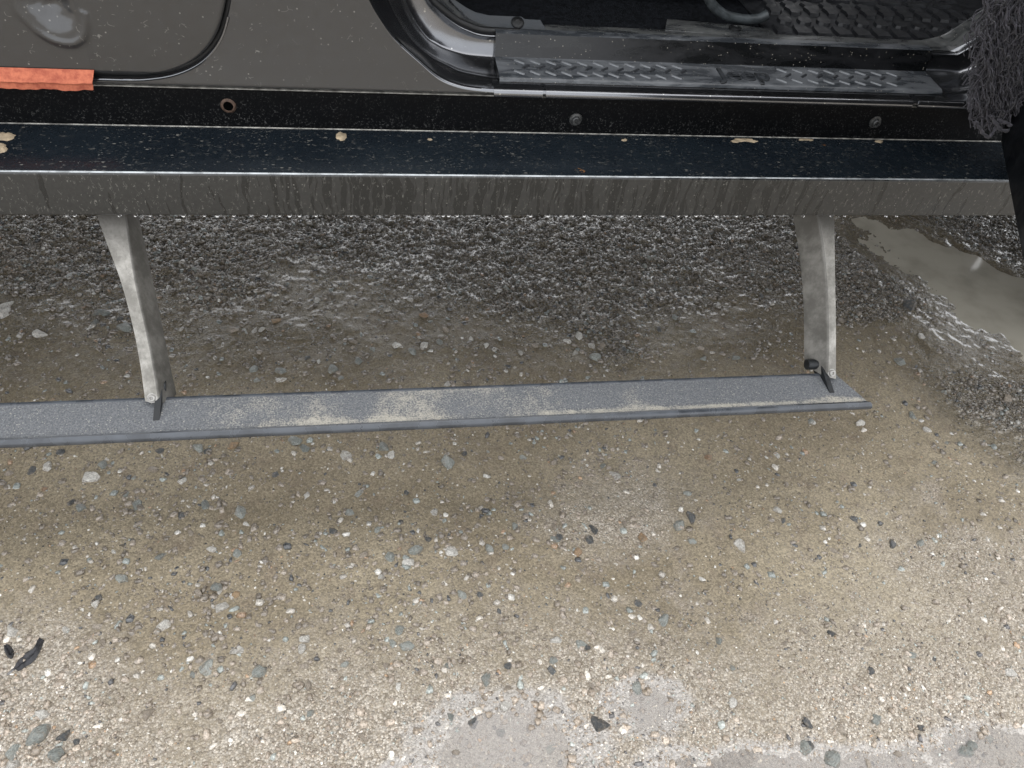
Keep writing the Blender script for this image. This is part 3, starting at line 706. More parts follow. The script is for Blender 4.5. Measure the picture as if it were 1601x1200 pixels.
# embossed lettering
M['letters'] = mat_simple('lettering_plastic', (0.03, 0.033, 0.037), 0.4, nscale=60, namt=0.4)
cu = bpy.data.curves.new('lettering', 'FONT'); cu.body = 'Jeep'; cu.size = 0.062; cu.extrude = 0.0014; cu.offset = 0.0006; cu.bevel_depth = 0.0004; cu.bevel_resolution = 1; cu.space_character = 1.02
to = bpy.data.objects.new('tmp', cu); COL.objects.link(to); dg = bpy.context.evaluated_depsgraph_get()
me = bpy.data.meshes.new_from_object(to.evaluated_get(dg)); bpy.data.objects.remove(to)
me.materials.clear(); xs = [v.co.x for v in me.vertices]; w = max(xs)-min(xs)
pl, pr = guard_pt(1123, vline(122, 1123)), guard_pt(1206, vline(122, 1206)); sc = (pr-pl).length/w
o = link('raised_lettering', me, M['letters']); o.parent = guard
o.matrix_local = Matrix.Translation(pl+Vector((-min(xs)*sc, 0.0, 0.0008))) @ Matrix.Rotation(tilt, 4, 'X') @ Matrix.Diagonal((sc, sc*0.95, 1, 1))

# ---- trim panel at the foot of the pillar
pl_uv = [(690, -45), (713, 0), (728, 10), (743, 18), (764, 23), (815, 25), (821, 29), (845, 30), (857, 50), (781, 49), (745, 45), (718, 33), (696, 17), (678, -6), (662, -45)]
n_ = Vector((0, -0.55, 0.83)).normalized(); p0 = Vector((0, Y4-0.015, Z3+0.008))
pp = [onPlane(u, v, p0, n_) for u, v in pl_uv]
top_add = [pp[0]+Vector((-0.01, 0.0, 0.22)), pp[-1]+Vector((-0.01, 0.0, 0.22))]
bm = bmesh.new(); solid_poly(bm, [top_add[0]]+pp+[top_add[1]], n_*-0.006); bmesh.ops.recalc_face_normals(bm, faces=bm.faces)
bevel_all(bm, 0.0012, 2)
trim = part(frombm('pillar_trim', bm, M['trim'], None, 35))
pb = onPlane(809, 36, p0, n_); bm = bmesh.new()
q = n_.to_track_quat('Z', 'Y').to_matrix().to_4x4()
for k in (0,):
    S = 22; prof_ = [(0.011, 0.0), (0.0112, 0.003), (0.0095, 0.0045), (0.006, 0.0048), (0.0055, 0.0035), (0.0, 0.0035)]
    rings = [[bm.verts.new(Matrix.Translation(pb) @ q @ Vector((rr_*math.cos(2*math.pi*j/S), rr_*math.sin(2*math.pi*j/S), h_))) for j in range(S)] for rr_, h_ in prof_[:-1]]
    for A, B in zip(rings, rings[1:]):
        for j in range(S): bm.faces.new((A[j], A[(j+1) % S], B[(j+1) % S], B[j]))
    bm.faces.new(rings[-1])
part(frombm('push_pin', bm, M['black'], None, 40), trim)
# rubber seal between jamb and trim
bm = bmesh.new(); sl = [p+np.array([0, 0.012, 0.003]) for p in CU[3][0:46]]; tube(bm, sl, 0.0055, 8); part(frombm('opening_seal', bm, M['black'], None, 60), jamb)

# ---- cabin floor and inside
ZF = Z3-0.012
bm = bmesh.new(); box(bm, (-0.4, Y4+0.004, ZF-0.04), (1.75, YB+1.5, ZF)); part(frombm('cabin_floor', bm, M['carpet'], None, None))
# wider ledge beside the seat mount
bm = bmesh.new(); solid_poly(bm, [onZ(u, v, Z3+0.004) for u, v in ((1040, 46), (1043, 29), (1120, 35), (1201, 43), (1221, 59))], Vector((0, 0, -0.012))); bmesh.ops.recalc_face_normals(bm, faces=bm.faces); bevel_all(bm, 0.0015, 2)
ledge = part(frombm('sill_ledge', bm, M['sill_plastic'], None, 40))
pb = onZ(1149, 45, Z3+0.004); bm = bmesh.new()
for k, (rr_, h_) in enumerate(((0.012, 0.0), (0.012, 0.003), (0.008, 0.0042), (0.0075, 0.0025))):
    pass
lst = [[bm.verts.new((pb.x+rr_*math.cos(2*math.pi*j/20), pb.y+rr_*math.sin(2*math.pi*j/20), pb.z+h_)) for j in range(20)] for rr_, h_ in ((0.012, -0.001), (0.012, 0.003), (0.0085, 0.0042), (0.0078, 0.002))]
for A, B in zip(lst, lst[1:]):
    for j in range(20): bm.faces.new((A[j], A[(j+1) % 20], B[(j+1) % 20], B[j]))
bm.faces.new(lst[-1]); part(frombm('push_pin', bm, M['black'], None, 40), ledge)
# seat mount loop
bm = bmesh.new(); Ysm = Y4+0.05
tube(bm, [Vector(p) for p in catmull([tuple(onY(u, v, Ysm)) for u, v in ((1098, -60), (1104, -20), (1112, 5), (1130, 21), (1155, 29), (1182, 30), (1200, 22))], 26)], 0.0095, 10)
part(frombm('seat_mount', bm, mat_simple('grey_seat_bracket', (0.05, 0.058, 0.062), 0.45, 0.2, nscale=60, namt=0.35), None, 60))
bm = bmesh.new(); v_ = box(bm, (0.1, Y4+0.14, ZF+0.05), (0.86, Y4+0.62, ZF+0.30)); bmesh.ops.recalc_face_normals(bm, faces=bm.faces); bevel_all(bm, 0.03, 3)
box(bm, (0.14, Y4+0.2, ZF), (0.22, Y4+0.56, ZF+0.06)); box(bm, (0.72, Y4+0.2, ZF), (0.80, Y4+0.56, ZF+0.06))
seat = part(frombm('seat_cushion', bm, M['carpet'], None, 50))
bm = bmesh.new(); v_ = box(bm, (-0.02, Y4+0.14, ZF+0.25), (0.16, Y4+0.62, ZF+0.85)); bmesh.ops.recalc_face_normals(bm, faces=bm.faces); bevel_all(bm, 0.04, 3)
part(frombm('seat_back', bm, M['carpet'], None, 50))

# ---- outer shell of the car beyond the picture
bm = bmesh.new(); YF = YB+1.52
sill_prof = [(YF, ZS), (YF, 1.15), (YF-0.06, 1.2), (YF-0.06, ZS)]
part(extrude_x('far_side', [(YF, 0.66), (YF, 1.18), (YF-0.05, 1.2), (YF-0.05, 0.66)], -1.5, 1.9, M['panel_clean'], None, 1))
part(extrude_x('roof', [(YB+0.06, 1.80), (YB+0.14, 1.86), (YF-0.14, 1.86), (YF-0.06, 1.80), (YF-0.14, 1.82), (YB+0.14, 1.82)], -1.9, 1.15, M['panel_clean'], None, 1))
part(extrude_x('far_window', [(YF-0.02, 1.2), (YF-0.06, 1.81), (YF-0.07, 1.81), (YF-0.03, 1.2)], -1.9, 1.2, M['glass'], None, 1))
part(extrude_x('rear_window', [(YB+0.01, 1.22), (YB+0.07, 1.805), (YB+0.08, 1.805), (YB+0.02, 1.22)], -1.25, DC[0][0]-0.05, M['glass'], None, 1))
def slab(name, pts, off, mat):
    bm = bmesh.new(); solid_poly(bm, [Vector(p) for p in pts], Vector(off)); bmesh.ops.recalc_face_normals(bm, faces=bm.faces); bevel_all(bm, 0.006, 2)
    return part(frombm(name, bm, mat, None, 35))
slab('centre_pillar', [(DC[0][0]-0.03, YB+0.01, 1.2), (c0[0][0]+0.02, YB+0.01, 1.2), (c0[0][0]+0.0, YB+0.06, 1.82), (DC[0][0]-0.02, YB+0.06, 1.82)], (0, 0.07, 0), M['panel_clean'])
slab('windscreen', [(1.62, YB+0.06, 1.2), (1.62, YF-0.06, 1.2), (1.15, YF-0.1, 1.82), (1.15, YB+0.1, 1.82)], (0.012, 0, 0.012), M['glass'])
slab('bonnet', [(1.6, YB+0.14, 1.2), (2.95, YB+0.22, 1.08), (2.95, YF-0.22, 1.08), (1.6, YF-0.14, 1.2)], (0, 0, -0.05), M['panel_clean'])
slab('front_wing', [(1.35, YB, 0.72), (1.72, YB, 0.72), (1.78, YB, 0.95), (2.65, YB, 0.95), (2.72, YB, 0.75), (2.95, YB, 0.75), (2.95, YB, 1.06), (1.35, YB, 1.2)], (0, 0.03, 0), M['panel_clean'])
slab('far_wing', [(1.35, YF, 0.72), (1.72, YF, 0.72), (1.78, YF, 0.95), (2.65, YF, 0.95), (2.72, YF, 0.75), (2.95, YF, 0.75), (2.95, YF, 1.06), (1.35, YF, 1.2)], (0, -0.03, 0), M['panel_clean'])
slab('grille', [(2.95, YB+0.02, 0.62), (2.95, YF-0.02, 0.62), (2.95, YF-0.1, 1.07), (2.95, YB+0.1, 1.07)], (0.04, 0, 0), M['black'])
slab('rear_quarter', [(-1.36, YB, 0.66), (-1.36, YB, 1.22), (-2.25, YB, 1.22), (-2.25, YB, 0.66), (-2.15, YB, 0.66), (-2.08, YB, 0.95), (-1.5, YB, 0.95)], (0, 0.03, 0), M['panel_clean'])
slab('rear_side_glass', [(-1.36, YB+0.02, 1.22), (-2.25, YB+0.02, 1.22), (-2.1, YB+0.08, 1.81), (-1.36, YB+0.08, 1.81)], (0, 0.01, 0), M['glass'])
slab('tailgate', [(-2.25, YB+0.01, 0.62), (-2.25, YF-0.01, 0.62), (-2.1, YF-0.1, 1.82), (-2.1, YB+0.1, 1.82)], (0.03, 0, 0), M['panel_clean'])
slab('underbody', [(-2.2, YS+0.055, 0.67), (1.75, YS+0.055, 0.67), (2.9, YS+0.3, 0.68), (2.9, YF-0.3, 0.68), (1.75, YF-0.06, 0.67), (-2.2, YF-0.06, 0.67)], (0, 0, 0.03), M['black'])
slab('chassis_beam', [(-2.2, YS+0.36, 0.59), (2.9, YS+0.36, 0.59), (2.9, YS+0.45, 0.59), (-2.2, YS+0.45, 0.59)], (0, 0, 0.075), M['black'])
slab('chassis_beam', [(-2.2, YF-0.45, 0.59), (2.9, YF-0.45, 0.59), (2.9, YF-0.36, 0.59), (-2.2, YF-0.36, 0.59)], (0, 0, 0.075), M['black'])
slab('firewall', [(1.62, YB+0.05, 0.65), (1.62, YF-0.05, 0.65), (1.62, YF-0.05, 1.2), (1.62, YB+0.05, 1.2)], (0.02, 0, 0), M['black'])
bm = bmesh.new(); R_, Wd = 0.40, 0.26
def wheel_meshes():
    bm = bmesh.new(); S = 64
    prof = [(-Wd/2+0.03, 0.23), (-Wd/2, 0.27), (-Wd/2, 0.35), (-Wd/2+0.03, R_-0.012), (Wd/2-0.03, R_-0.012), (Wd/2, 0.35), (Wd/2, 0.27), (Wd/2-0.03, 0.23)]
    rings = [[bm.verts.new((r_*math.cos(2*math.pi*k/S), y, r_*math.sin(2*math.pi*k/S))) for k in range(S)] for y, r_ in prof]
    for A, B in zip(rings, rings[1:]+rings[:1]):
        for k in range(S): bm.faces.new((A[k], A[(k+1) % S], B[(k+1) % S], B[k]))
    for k in range(30):
        for y0, y1, ph in ((-Wd/2+0.004, -0.05, 0), (-0.045, 0.045, 0.5), (0.05, Wd/2-0.004, 0)):
            a = 2*math.pi*(k+ph)/30; vs_ = box(bm, (-0.028, y0, R_-0.02), (0.028, y1, R_))
            for v in vs_: v.co = Matrix.Rotation(a, 4, 'Y') @ v.co
    bmesh.ops.recalc_face_normals(bm, faces=bm.faces); tm = bpy.data.meshes.new('tyre'); bm.to_mesh(tm); bm.free(); tm.materials.append(M['tyre'])
    bm = bmesh.new(); prof = [(-0.10, 0.235), (-0.09, 0.215), (-0.03, 0.20), (0.10, 0.235)]
    rings = [[bm.verts.new((r_*math.cos(2*math.pi*k/S), y, r_*math.sin(2*math.pi*k/S))) for k in range(S)] for y, r_ in prof]
    for A, B in zip(rings, rings[1:]):
        for k in range(S): bm.faces.new((A[k], A[(k+1) % S], B[(k+1) % S], B[k]))
    bm.faces.new(rings[-1])
    for k in range(5):
        vs_ = box(bm, (-0.035, -0.085, 0.0), (0.035, -0.05, 0.215))
        for v in vs_: v.co = Matrix.Rotation(2*math.pi*k/5, 4, 'Y') @ v.co
    bmesh.ops.recalc_face_normals(bm, faces=bm.faces); rm = bpy.data.meshes.new('rim'); bm.to_mesh(rm); bm.free(); rm.materials.append(M['rim'])
    return tm, rm
tm, rm = wheel_meshes()
for x in (-1.8, 2.22):
    for y, rz in ((YB+0.13, 0), (YF-0.13, math.pi)):
        o = bpy.data.objects.new('wheel', rm); COL.objects.link(o); o.parent = car; o.matrix_parent_inverse = INV
        o.location = (x, y, R_+hgt(x, y)-0.003); o.rotation_euler = (0, 0.1, rz)
        w_ = bpy.data.objects.new('tyre', tm); COL.objects.link(w_); w_.parent = o

# ---- open front door
DA = onY(1560, 208, YB-0.03); DB = onZ(1601, 430, DA.z)
dd = (DB-DA); dd.z = 0; dd.normalize(); dn_ = Vector((dd.y, -dd.x, 0))
if dn_.x < 0: dn_ = -dn_
DZ = DA.z
bm = bmesh.new(); L_ = 0.92
outl = [(0.0, 0.035), (0.012, 0.010), (0.04, 0.0), (L_-0.16, 0.0), (L_-0.07, 0.03), (L_-0.01, 0.12), (L_, 0.25), (L_, 0.54), (0.0, 0.54)]
solid_poly(bm, [DA+dd*s+Vector((0, 0, z)) for s, z in outl], dn_*0.075); bmesh.ops.recalc_face_normals(bm, faces=bm.faces); bevel_all(bm, 0.007, 3)
M['door_in'] = mat_simple('door_inner_black', (0.004, 0.005, 0.0068), 0.5, nscale=30, namt=0.3, spec=0.2)
fdoor = part(frombm('front_door', bm, M['door_in'], None, 35))
for z in (0.12, 0.42):
    bm = bmesh.new(); tube(bm, [DA+dd*0.03+dn_*0.05+Vector((0, 0, z-0.035)), DA+dd*0.03+dn_*0.05+Vector((0, 0, z+0.035))], 0.014, 12)
    a = DA+dd*0.02+dn_*0.05+Vector((0, 0, z)); solid_poly(bm, [a+Vector((0, 0, -0.02)), a+Vector((0.06, 0.06, -0.02)), a+Vector((0.06, 0.06, 0.02)), a+Vector((0, 0, 0.02))], Vector((0.012, -0.012, 0)))
    part(frombm('hinge', bm, M['panel_clean'], None, 40), fdoor)
bm = bmesh.new(); hp = [(0.0, 0.52), (0.05, 0.95), (L_-0.12, 1.10), (L_-0.01, 0.52)]
tube(bm, [DA+dd*s+dn_*0.045+Vector((0, 0, z)) for s, z in hp], 0.018, 10); part(frombm('window_frame', bm, M['door_in'], None, 60), fdoor)
bm = bmesh.new(); solid_poly(bm, [DA+dd*s+dn_*0.043+Vector((0, 0, z)) for s, z in hp], dn_*0.004); part(frombm('window_pane', bm, M['glass'], None, None), fdoor)

# ================================================================== side step
ZP = 0.29
f0, f1 = onZ(0, 696, ZP), onZ(1365, 633, ZP); yF_ = (f0.y+f1.y)/2; yK = onZ(700, 604, ZP).y
sx0 = -1.05; xe_f, xe_k = f1.x, onZ(1309, 590, ZP).x
rn_ = 0.0095
prof = []
prof += [(yK, ZP-0.016), (yK, ZP-0.002), (yK-0.001, ZP+0.0005), (yK-0.005, ZP+0.0005), (yK-0.006, ZP-0.0015)]
for k in range(1, 13): prof.append((yK-0.006+(yF_+0.014-(yK-0.006))*k/12, ZP-0.0015))
for k in range(10):
    a = math.pi*0.58-math.pi*1.25*k/9*-1; prof.append((yF_+rn_+rn_*math.cos(a)*1.0, ZP-rn_+0.003+rn_*math.sin(a)))
prof += [(yF_+0.02, ZP-0.014), (yK-0.01, ZP-0.018)]
SN = 460; P = np.zeros((SN, len(prof), 3))
for j, (y, z) in enumerate(prof):
    xe = xe_k+(xe_f-xe_k)*(yK-y)/(yK-yF_)
    P[:, j, 0] = np.linspace(sx0, xe, SN); P[:, j, 1] = y; P[:, j, 2] = z
V, Fq = grid_mesh(np.concatenate([P, P[:, :1]], 1)); npv = len(prof)+1
me = np_mesh('side_step', V, np.vstack([Fq]))
U_, V_ = toUV(V); s_ = (yK-V[:, 1])/(yK-yF_)
nz = fbm(V[:, 0], V[:, 1], 14, 71, 4)
def bl(u, s, wu, ws): return np.exp(-(((U_-u)/wu)**2+((s_-s)/ws)**2))
dust = 0.19+0.42*(nz-0.45)+0.52*sstep(230, 440, U_)*sstep(1020, 720, U_)*(0.35+1.1*fbm(V[:, 0], V[:, 1], 7, 77, 3))+0.2*bl(505, 0.6, 60, 0.5)
dust += 0.95*np.exp(-((s_-0.82)/0.085)**2)*sstep(800, 940, U_)+0.4*bl(985, 0.5, 16, 0.6)+0.3*bl(1010, 0.7, 20, 0.3)+0.55*bl(1300, 0.8, 40, 0.25)
dust += 0.3*np.exp(-((s_-0.8)/0.12)**2)*sstep(380, 480, U_)*sstep(760, 660, U_)
dust -= 0.75*bl(558, 0.3, 22, 0.5)+0.25*sstep(220, 60, U_)
dust = np.where(s_ > 0.965, dust*0.35, dust); dust = np.where(s_ < 0.03, 0.02, dust)
at = me.attributes.new('dust', 'FLOAT', 'POINT'); dust = np.clip(dust, 0, 0.85)*(0.75+0.5*fbm(V[:, 0], V[:, 1], 60, 81, 3))
at = at if False else me.attributes['dust']; at.data.foreach_set('value', np.clip(dust, 0, 0.9).astype(np.float32))
bm = bmesh.new(); bm.from_mesh(me); bmesh.ops.remove_doubles(bm, verts=bm.verts, dist=1e-5); bmesh.ops.holes_fill(bm, edges=[e for e in bm.edges if e.is_boundary]); bmesh.ops.recalc_face_normals(bm, faces=bm.faces); bm.to_mesh(me); bm.free()
step = part(link('side_step', me, [M['step'], M['nose']], None, 40))
for p_ in me.polygons:
    c_ = p_.center
    if c_.y < yF_+0.0135 or c_.y > yK-0.0065 or p_.normal.z < 0.2: p_.material_index = 1
# chips in the paint of the rear edge
# arms
def make_arm(flange_l, flange_r, web, pivot_uv, top, bot, wside):
    """flange between two pixel edge lines on the plane through top..bot and the x axis; web behind it"""
    t_ = (bot-top).normalized(); n = Vector((1, 0, 0)).cross(t_)
    if n.y > 0: n = -n
    p0 = bot
    A = [onPlane(u, v, p0, n) for u, v in flange_l]; B = [onPlane(u, v, p0, n) for u, v in flange_r]
    wb = [onPlane(u, v, p0-n*0.040, n) for u, v in web]
    N = 24
    A, B, wb = [ [Vector(q) for q in catmull([tuple(p) for p in L], N)] for L in (A, B, wb)]
    bm = bmesh.new(); th = 0.006
    rows = []
    ridge, outer = (B, A) if wside > 0 else (A, B)
    for i in range(N):
        o_, r_, w_ = outer[i], ridge[i], wb[i]
        x = (r_-o_).normalized(); q = (w_-r_).normalized()
        prof = [o_-n*th, o_, o_+n*0.0005+x*0.004, r_-x*0.004+n*0.0005, r_-x*0.0012-n*0.001, r_-n*0.004, r_*0.3+w_*0.7+x*0.0015, w_, w_-x*th, r_-x*(th+0.002)-n*th*1.3]
        rows.append([tuple(p) for p in prof])
    V, Fq = grid_mesh(np.array(rows).transpose(1, 0, 2), close_u=True)
    me = np_mesh('arm', V, Fq)
    bm.from_mesh(me); bmesh.ops.holes_fill(bm, edges=[e for e in bm.edges if e.is_boundary], sides=20); bm.normal_update()
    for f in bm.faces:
        if abs(f.normal.x) > 0.3: f.material_index = 1  # sideways faces darker: their shade is in the colour, besides some grime
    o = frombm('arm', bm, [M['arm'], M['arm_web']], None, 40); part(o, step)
    # pivot screw
    pv = onPlane(*pivot_uv, p0+n*0.0005, n); bm = bmesh.new(); S = 20; q = n.to_track_quat('Z', 'Y').to_matrix().to_4x4(); T = Matrix.Translation(pv) @ q
    rings = [[bm.verts.new(T @ Vector((rr_*math.cos(2*math.pi*j/S), rr_*math.sin(2*math.pi*j/S), h_))) for j in range(S)] for rr_, h_ in ((0.0085, -0.001), (0.0085, 0.001), (0.0065, 0.0016), (0.0062, 0.004), (0.005, 0.0052), (0.003, 0.0055), (0.0026, 0.0028))]
    for a_, b_ in zip(rings, rings[1:]):
        for j in range(S): bm.faces.new((a_[j], a_[(j+1) % S], b_[(j+1) % S], b_[j]))
    bm.faces.new(rings[-1]); part(frombm('pivot_screw', bm, M['steel'], None, 30), step)
    return n
top = Vector((0, Y0+0.055, ZB-0.02)); bot = Vector((0, yK-0.004, ZP+0.022))
ext_t = lambda a, b, s=0.35: (a[0]+(a[0]-b[0])*s, a[1]+(a[1]-b[1])*s)
def up(L): return [ext_t(L[0], L[1], 0.7)]+L
nL = make_arm(up([(153, 340), (167, 380), (190, 443), (210, 520), (220, 575), (227, 627)]), up([(200, 340), (205, 380), (215, 443), (232, 520), (243, 575), (252, 632)]),
         up([(217, 340), (226, 380), (240, 443), (256, 520), (267, 575), (276, 616)]), (238, 622), top, bot, 1)
nR = make_arm(up([(1277, 338), (1285, 385), (1291, 450), (1293, 510), (1293, 555), (1291, 589)]), up([(1304, 338), (1305, 385), (1306, 450), (1307, 510), (1307, 555), (1307, 592)]),
         up([(1240, 338), (1248, 385), (1255, 450), (1257, 510), (1257, 545), (1258, 570)]), (1300, 583), top, bot, -1)
# pivot brackets on the step
def bracket(uc, ul, ur, vtop):
    p = onZ(uc, vtop, ZP); bm = bmesh.new()
    xl, xr_ = onZ(ul, vtop, ZP).x, onZ(ur, vtop, ZP).x
    tube(bm, [Vector((xl, yK+0.016, ZP+0.009)), Vector((xr_, yK+0.016, ZP+0.009))], 0.0105, 16)
    xm = p.x
    solid_poly(bm, [Vector((xm-0.005, yK+0.016, ZP-0.012)), Vector((xm-0.005, yK+0.028, ZP+0.022)), Vector((xm-0.005, yK+0.002, ZP+0.016)), Vector((xm-0.005, yK-0.052, ZP-0.0012)), Vector((xm-0.005, yK-0.052, ZP-0.006))], Vector((0.010, 0, 0)))
    part(frombm('pivot_bracket', bm, M['bracket'], None, 35), step)
bracket(250, 240, 259, 628); bracket(1287, 1266, 1296, 588)

# ================================================================== shaggy dark cloth by the open door
t = NT('shaggy_chenille'); c = t.coord(); n = t.noise(c, 120, 4, 0.7)
M['shag'] = t.done(Base_Color=t.mix(t.ramp(n, 0.3, 0.7), (0.016, 0.016, 0.021), (0.08, 0.075, 0.09)), Roughness=0.9, Sheen_Weight=0.25, Sheen_Roughness=0.5, Normal=t.bump(t.noise(c, 900, 2), 0.8, 0.001))
bm = bmesh.new(); rn = random.Random(5)
Yc = DA.y-0.005
for k in range(620):
    s = rn.random()
    u1 = 1515+95*s+rn.uniform(-12, 12); v1 = (205 if s < 0.55 else 205-70*(s-0.55)/0.45)-rn.random()**1.6*150
    if s < 0.3: v1 -= (0.3-s)*120*rn.random()
    lean = 95+rn.uniform(-20, 30); dep = rn.uniform(-0.035, 0.025)
    e = onY(u1, v1, Yc+dep); st_ = onY(u1+lean*(1.0 if s < 0.6 else 1.3), v1-120-rn.uniform(0, 70), Yc+dep*0.5)
    ph = rn.uniform(0, 6.28); am = rn.uniform(0.004, 0.010); fr = rn.uniform(4, 9); N = 26; pts = []
    for i in range(N):
        w = i/(N-1); p = st_.lerp(e, w); sag = -0.012*math.sin(w*math.pi)
        pts.append(p+Vector((am*math.cos(fr*w*6.28/2+ph)+sag, am*math.sin(fr*w*6.28/2+ph), 0.4*am*math.sin(fr*w*9+ph))))
    tube(bm, pts, [0.0007+0.0007*(0.5+0.5*math.sin(i*2.1+ph)) for i in range(N)], 5)
# a loop or two hanging at the lower end
for (ua, va, ub, vb, uc, vc) in ((1560, 186, 1590, 196, 1608, 172), (1548, 180, 1572, 205, 1606, 178), (1525, 190, 1545, 214, 1562, 190)):
    p = [Vector(q) for q in catmull([tuple(onY(ua, va, Yc-0.03)), tuple(onY(ub, vb, Yc-0.04)), tuple(onY(uc, vc, Yc-0.03))], 18)]
    tube(bm, [q+Vector((0, 0, 0.001*math.sin(i*1.7))) for i, q in enumerate(p)], [0.003+0.0009*math.sin(i*2.3) for i in range(18)], 6)
# backing cloth the strands are tufted on, pinned to the door edge
bk = [onY(u, v, Yc+0.03) for u, v in ((1575, -45), (1556, 20), (1545, 90), (1540, 160), (1556, 178), (1585, 165), (1620, 150), (1690, -45))]
solid_poly(bm, bk, Vector((0, -0.006, 0)))
shag = frombm('shaggy_cloth', bm, M['shag'], None, 80)
tag(shag, 'dark grey shaggy cloth of curly strands hanging at the open door', 'cloth')

# ================================================================== floor mat with tyre-tread relief
ZM = ZF+0.006
mc = [onZ(u, v, ZM) for u, v in ((1206, 44), (1222, 57), (1505, 69), (1700, -40))]
bm = bmesh.new(); x0m, x1m = mc[1].x-0.02, 1.58; y0m = Y4+0.012; y1m = Y4+0.62
v_ = box(bm, (x0m, y0m, ZF), (x1m, y1m, ZM)); bmesh.ops.recalc_face_normals(bm, faces=bm.faces); bevel_all(bm, 0.003, 2)
fmat = frombm('floor_mat', bm, M['mat_rubber'], None, 40); tag(fmat, 'black rubber floor mat with raised tyre tread relief inside the doorway', 'floor mat')
def blockmesh(name, pts, h):
    bm = bmesh.new(); lo = [bm.verts.new((x, y, 0)) for x, y in pts]; hi = [bm.verts.new((x*0.9, y*0.9, h)) for x, y in pts]; n = len(pts)
    bm.faces.new(hi)
    for i in range(n): bm.faces.new((lo[i], lo[(i+1) % n], hi[(i+1) % n], hi[i]))
    bmesh.ops.recalc_face_normals(bm, faces=bm.faces); me = bpy.data.meshes.new(name); bm.to_mesh(me); bm.free(); me.materials.append(M['mat_rubber']); return me
oval = [(0.016*math.cos(a)*(1+0.15*math.sin(2*a)), 0.018*math.sin(a)) for a in np.linspace(0, 2*math.pi, 12, endpoint=False)]
ess = [(-0.017, -0.030), (0.002, -0.034), (0.014, -0.022), (0.010, -0.006), (0.016, 0.008), (0.020, 0.026), (0.008, 0.036), (-0.006, 0.030), (-0.004, 0.014), (-0.014, 0.002), (-0.012, -0.014)]
shl = [(-0.019, -0.020), (0.012, -0.022), (0.019, -0.004), (0.012, 0.018), (-0.010, 0.022), (-0.016, 0.006)]
bar2 = [(-0.026, -0.008), (0.020, -0.011), (0.028, 0.0), (0.022, 0.010), (-0.020, 0.009), (-0.029, 0.002)]
BM = [blockmesh('tread_block', p, 0.006) for p in (shl, oval, ess, bar2)]
k = 0
for row, (dy, kind, sp, ph) in enumerate(((0.026, 0, 0.042, 0), (0.072, 1, 0.042, 0.02), (0.135, 2, 0.042, 0.01), (0.190, 3, 0.060, 0.0), (0.222, 3, 0.060, 0.03), (0.275, 2, 0.042, 0.0), (0.338, 1, 0.042, 0.02), (0.384, 0, 0.042, 0))):
    x = x0m+0.028+ph+dy*0.10
    while x < x1m-0.26-dy*0.25:
        o = bpy.data.objects.new('tread_block', BM[kind]); COL.objects.link(o); o.parent = fmat
        o.location = (x, y0m+dy, ZM-0.0003); o.rotation_euler = (0, 0, random.uniform(-0.08, 0.08)+0.12); x += sp

# ================================================================== stones
def hull(seed, npts=16, flat=0.62, elong=1.0):
    rn = random.Random(seed); bm = bmesh.new()
    for _ in range(npts):
        v = Vector((rn.gauss(0, 1), rn.gauss(0, 1), rn.gauss(0, 1))).normalized()*rn.uniform(0.82, 1.0)
        bm.verts.new((v.x*elong, v.y, v.z*flat))
    r_ = bmesh.ops.convex_hull(bm, input=bm.verts[:]); bmesh.ops.delete(bm, geom=[g for g in r_['geom_interior'] if isinstance(g, bmesh.types.BMVert)], context='VERTS')
    bmesh.ops.triangulate(bm, faces=bm.faces[:]); bmesh.ops.recalc_face_normals(bm, faces=bm.faces); return bm
KINDS = {
    'white': ('pale_stone', ((0.38, 0.36, 0.32), (0.62, 0.60, 0.55)), 'pale whitish stone', 'pale stones'),
    'teal': ('grey_green_stone', ((0.13, 0.143, 0.13), (0.32, 0.335, 0.305)), 'grey green stone', 'grey green stones'),
    'dark': ('dark_stone', ((0.025, 0.028, 0.03), (0.085, 0.09, 0.09)), 'dark slate coloured stone', 'dark stones'),
    'tan': ('tan_stone', ((0.20, 0.165, 0.125), (0.36, 0.31, 0.25)), 'tan brown stone', 'tan stones'),
    'orange': ('orange_stone', ((0.22, 0.13, 0.075), (0.36, 0.25, 0.13)), 'rusty orange stone', 'orange stones'),
}
SM = {k: mat_stone('stone_'+k, v[1], 0.35) for k, v in KINDS.items()}
HM = {}
for k in KINDS:
    HM[k] = []
    for s in range(7):
        bm = hull(hash(k) % 1000*0+s*13+len(k)*101, 18, random.Random(s).uniform(0.6, 0.95), random.Random(s+5).uniform(1.1, 1.6))
        bmesh.ops.bevel(bm, geom=bm.edges[:], offset=0.09, segments=1, profile=0.5, affect='EDGES', clamp_overlap=True)
        me = bpy.data.meshes.new('stone'); bm.to_mesh(me); bm.free(); me.materials.append(SM[k]); HM[k].append(me)
PLACED = []
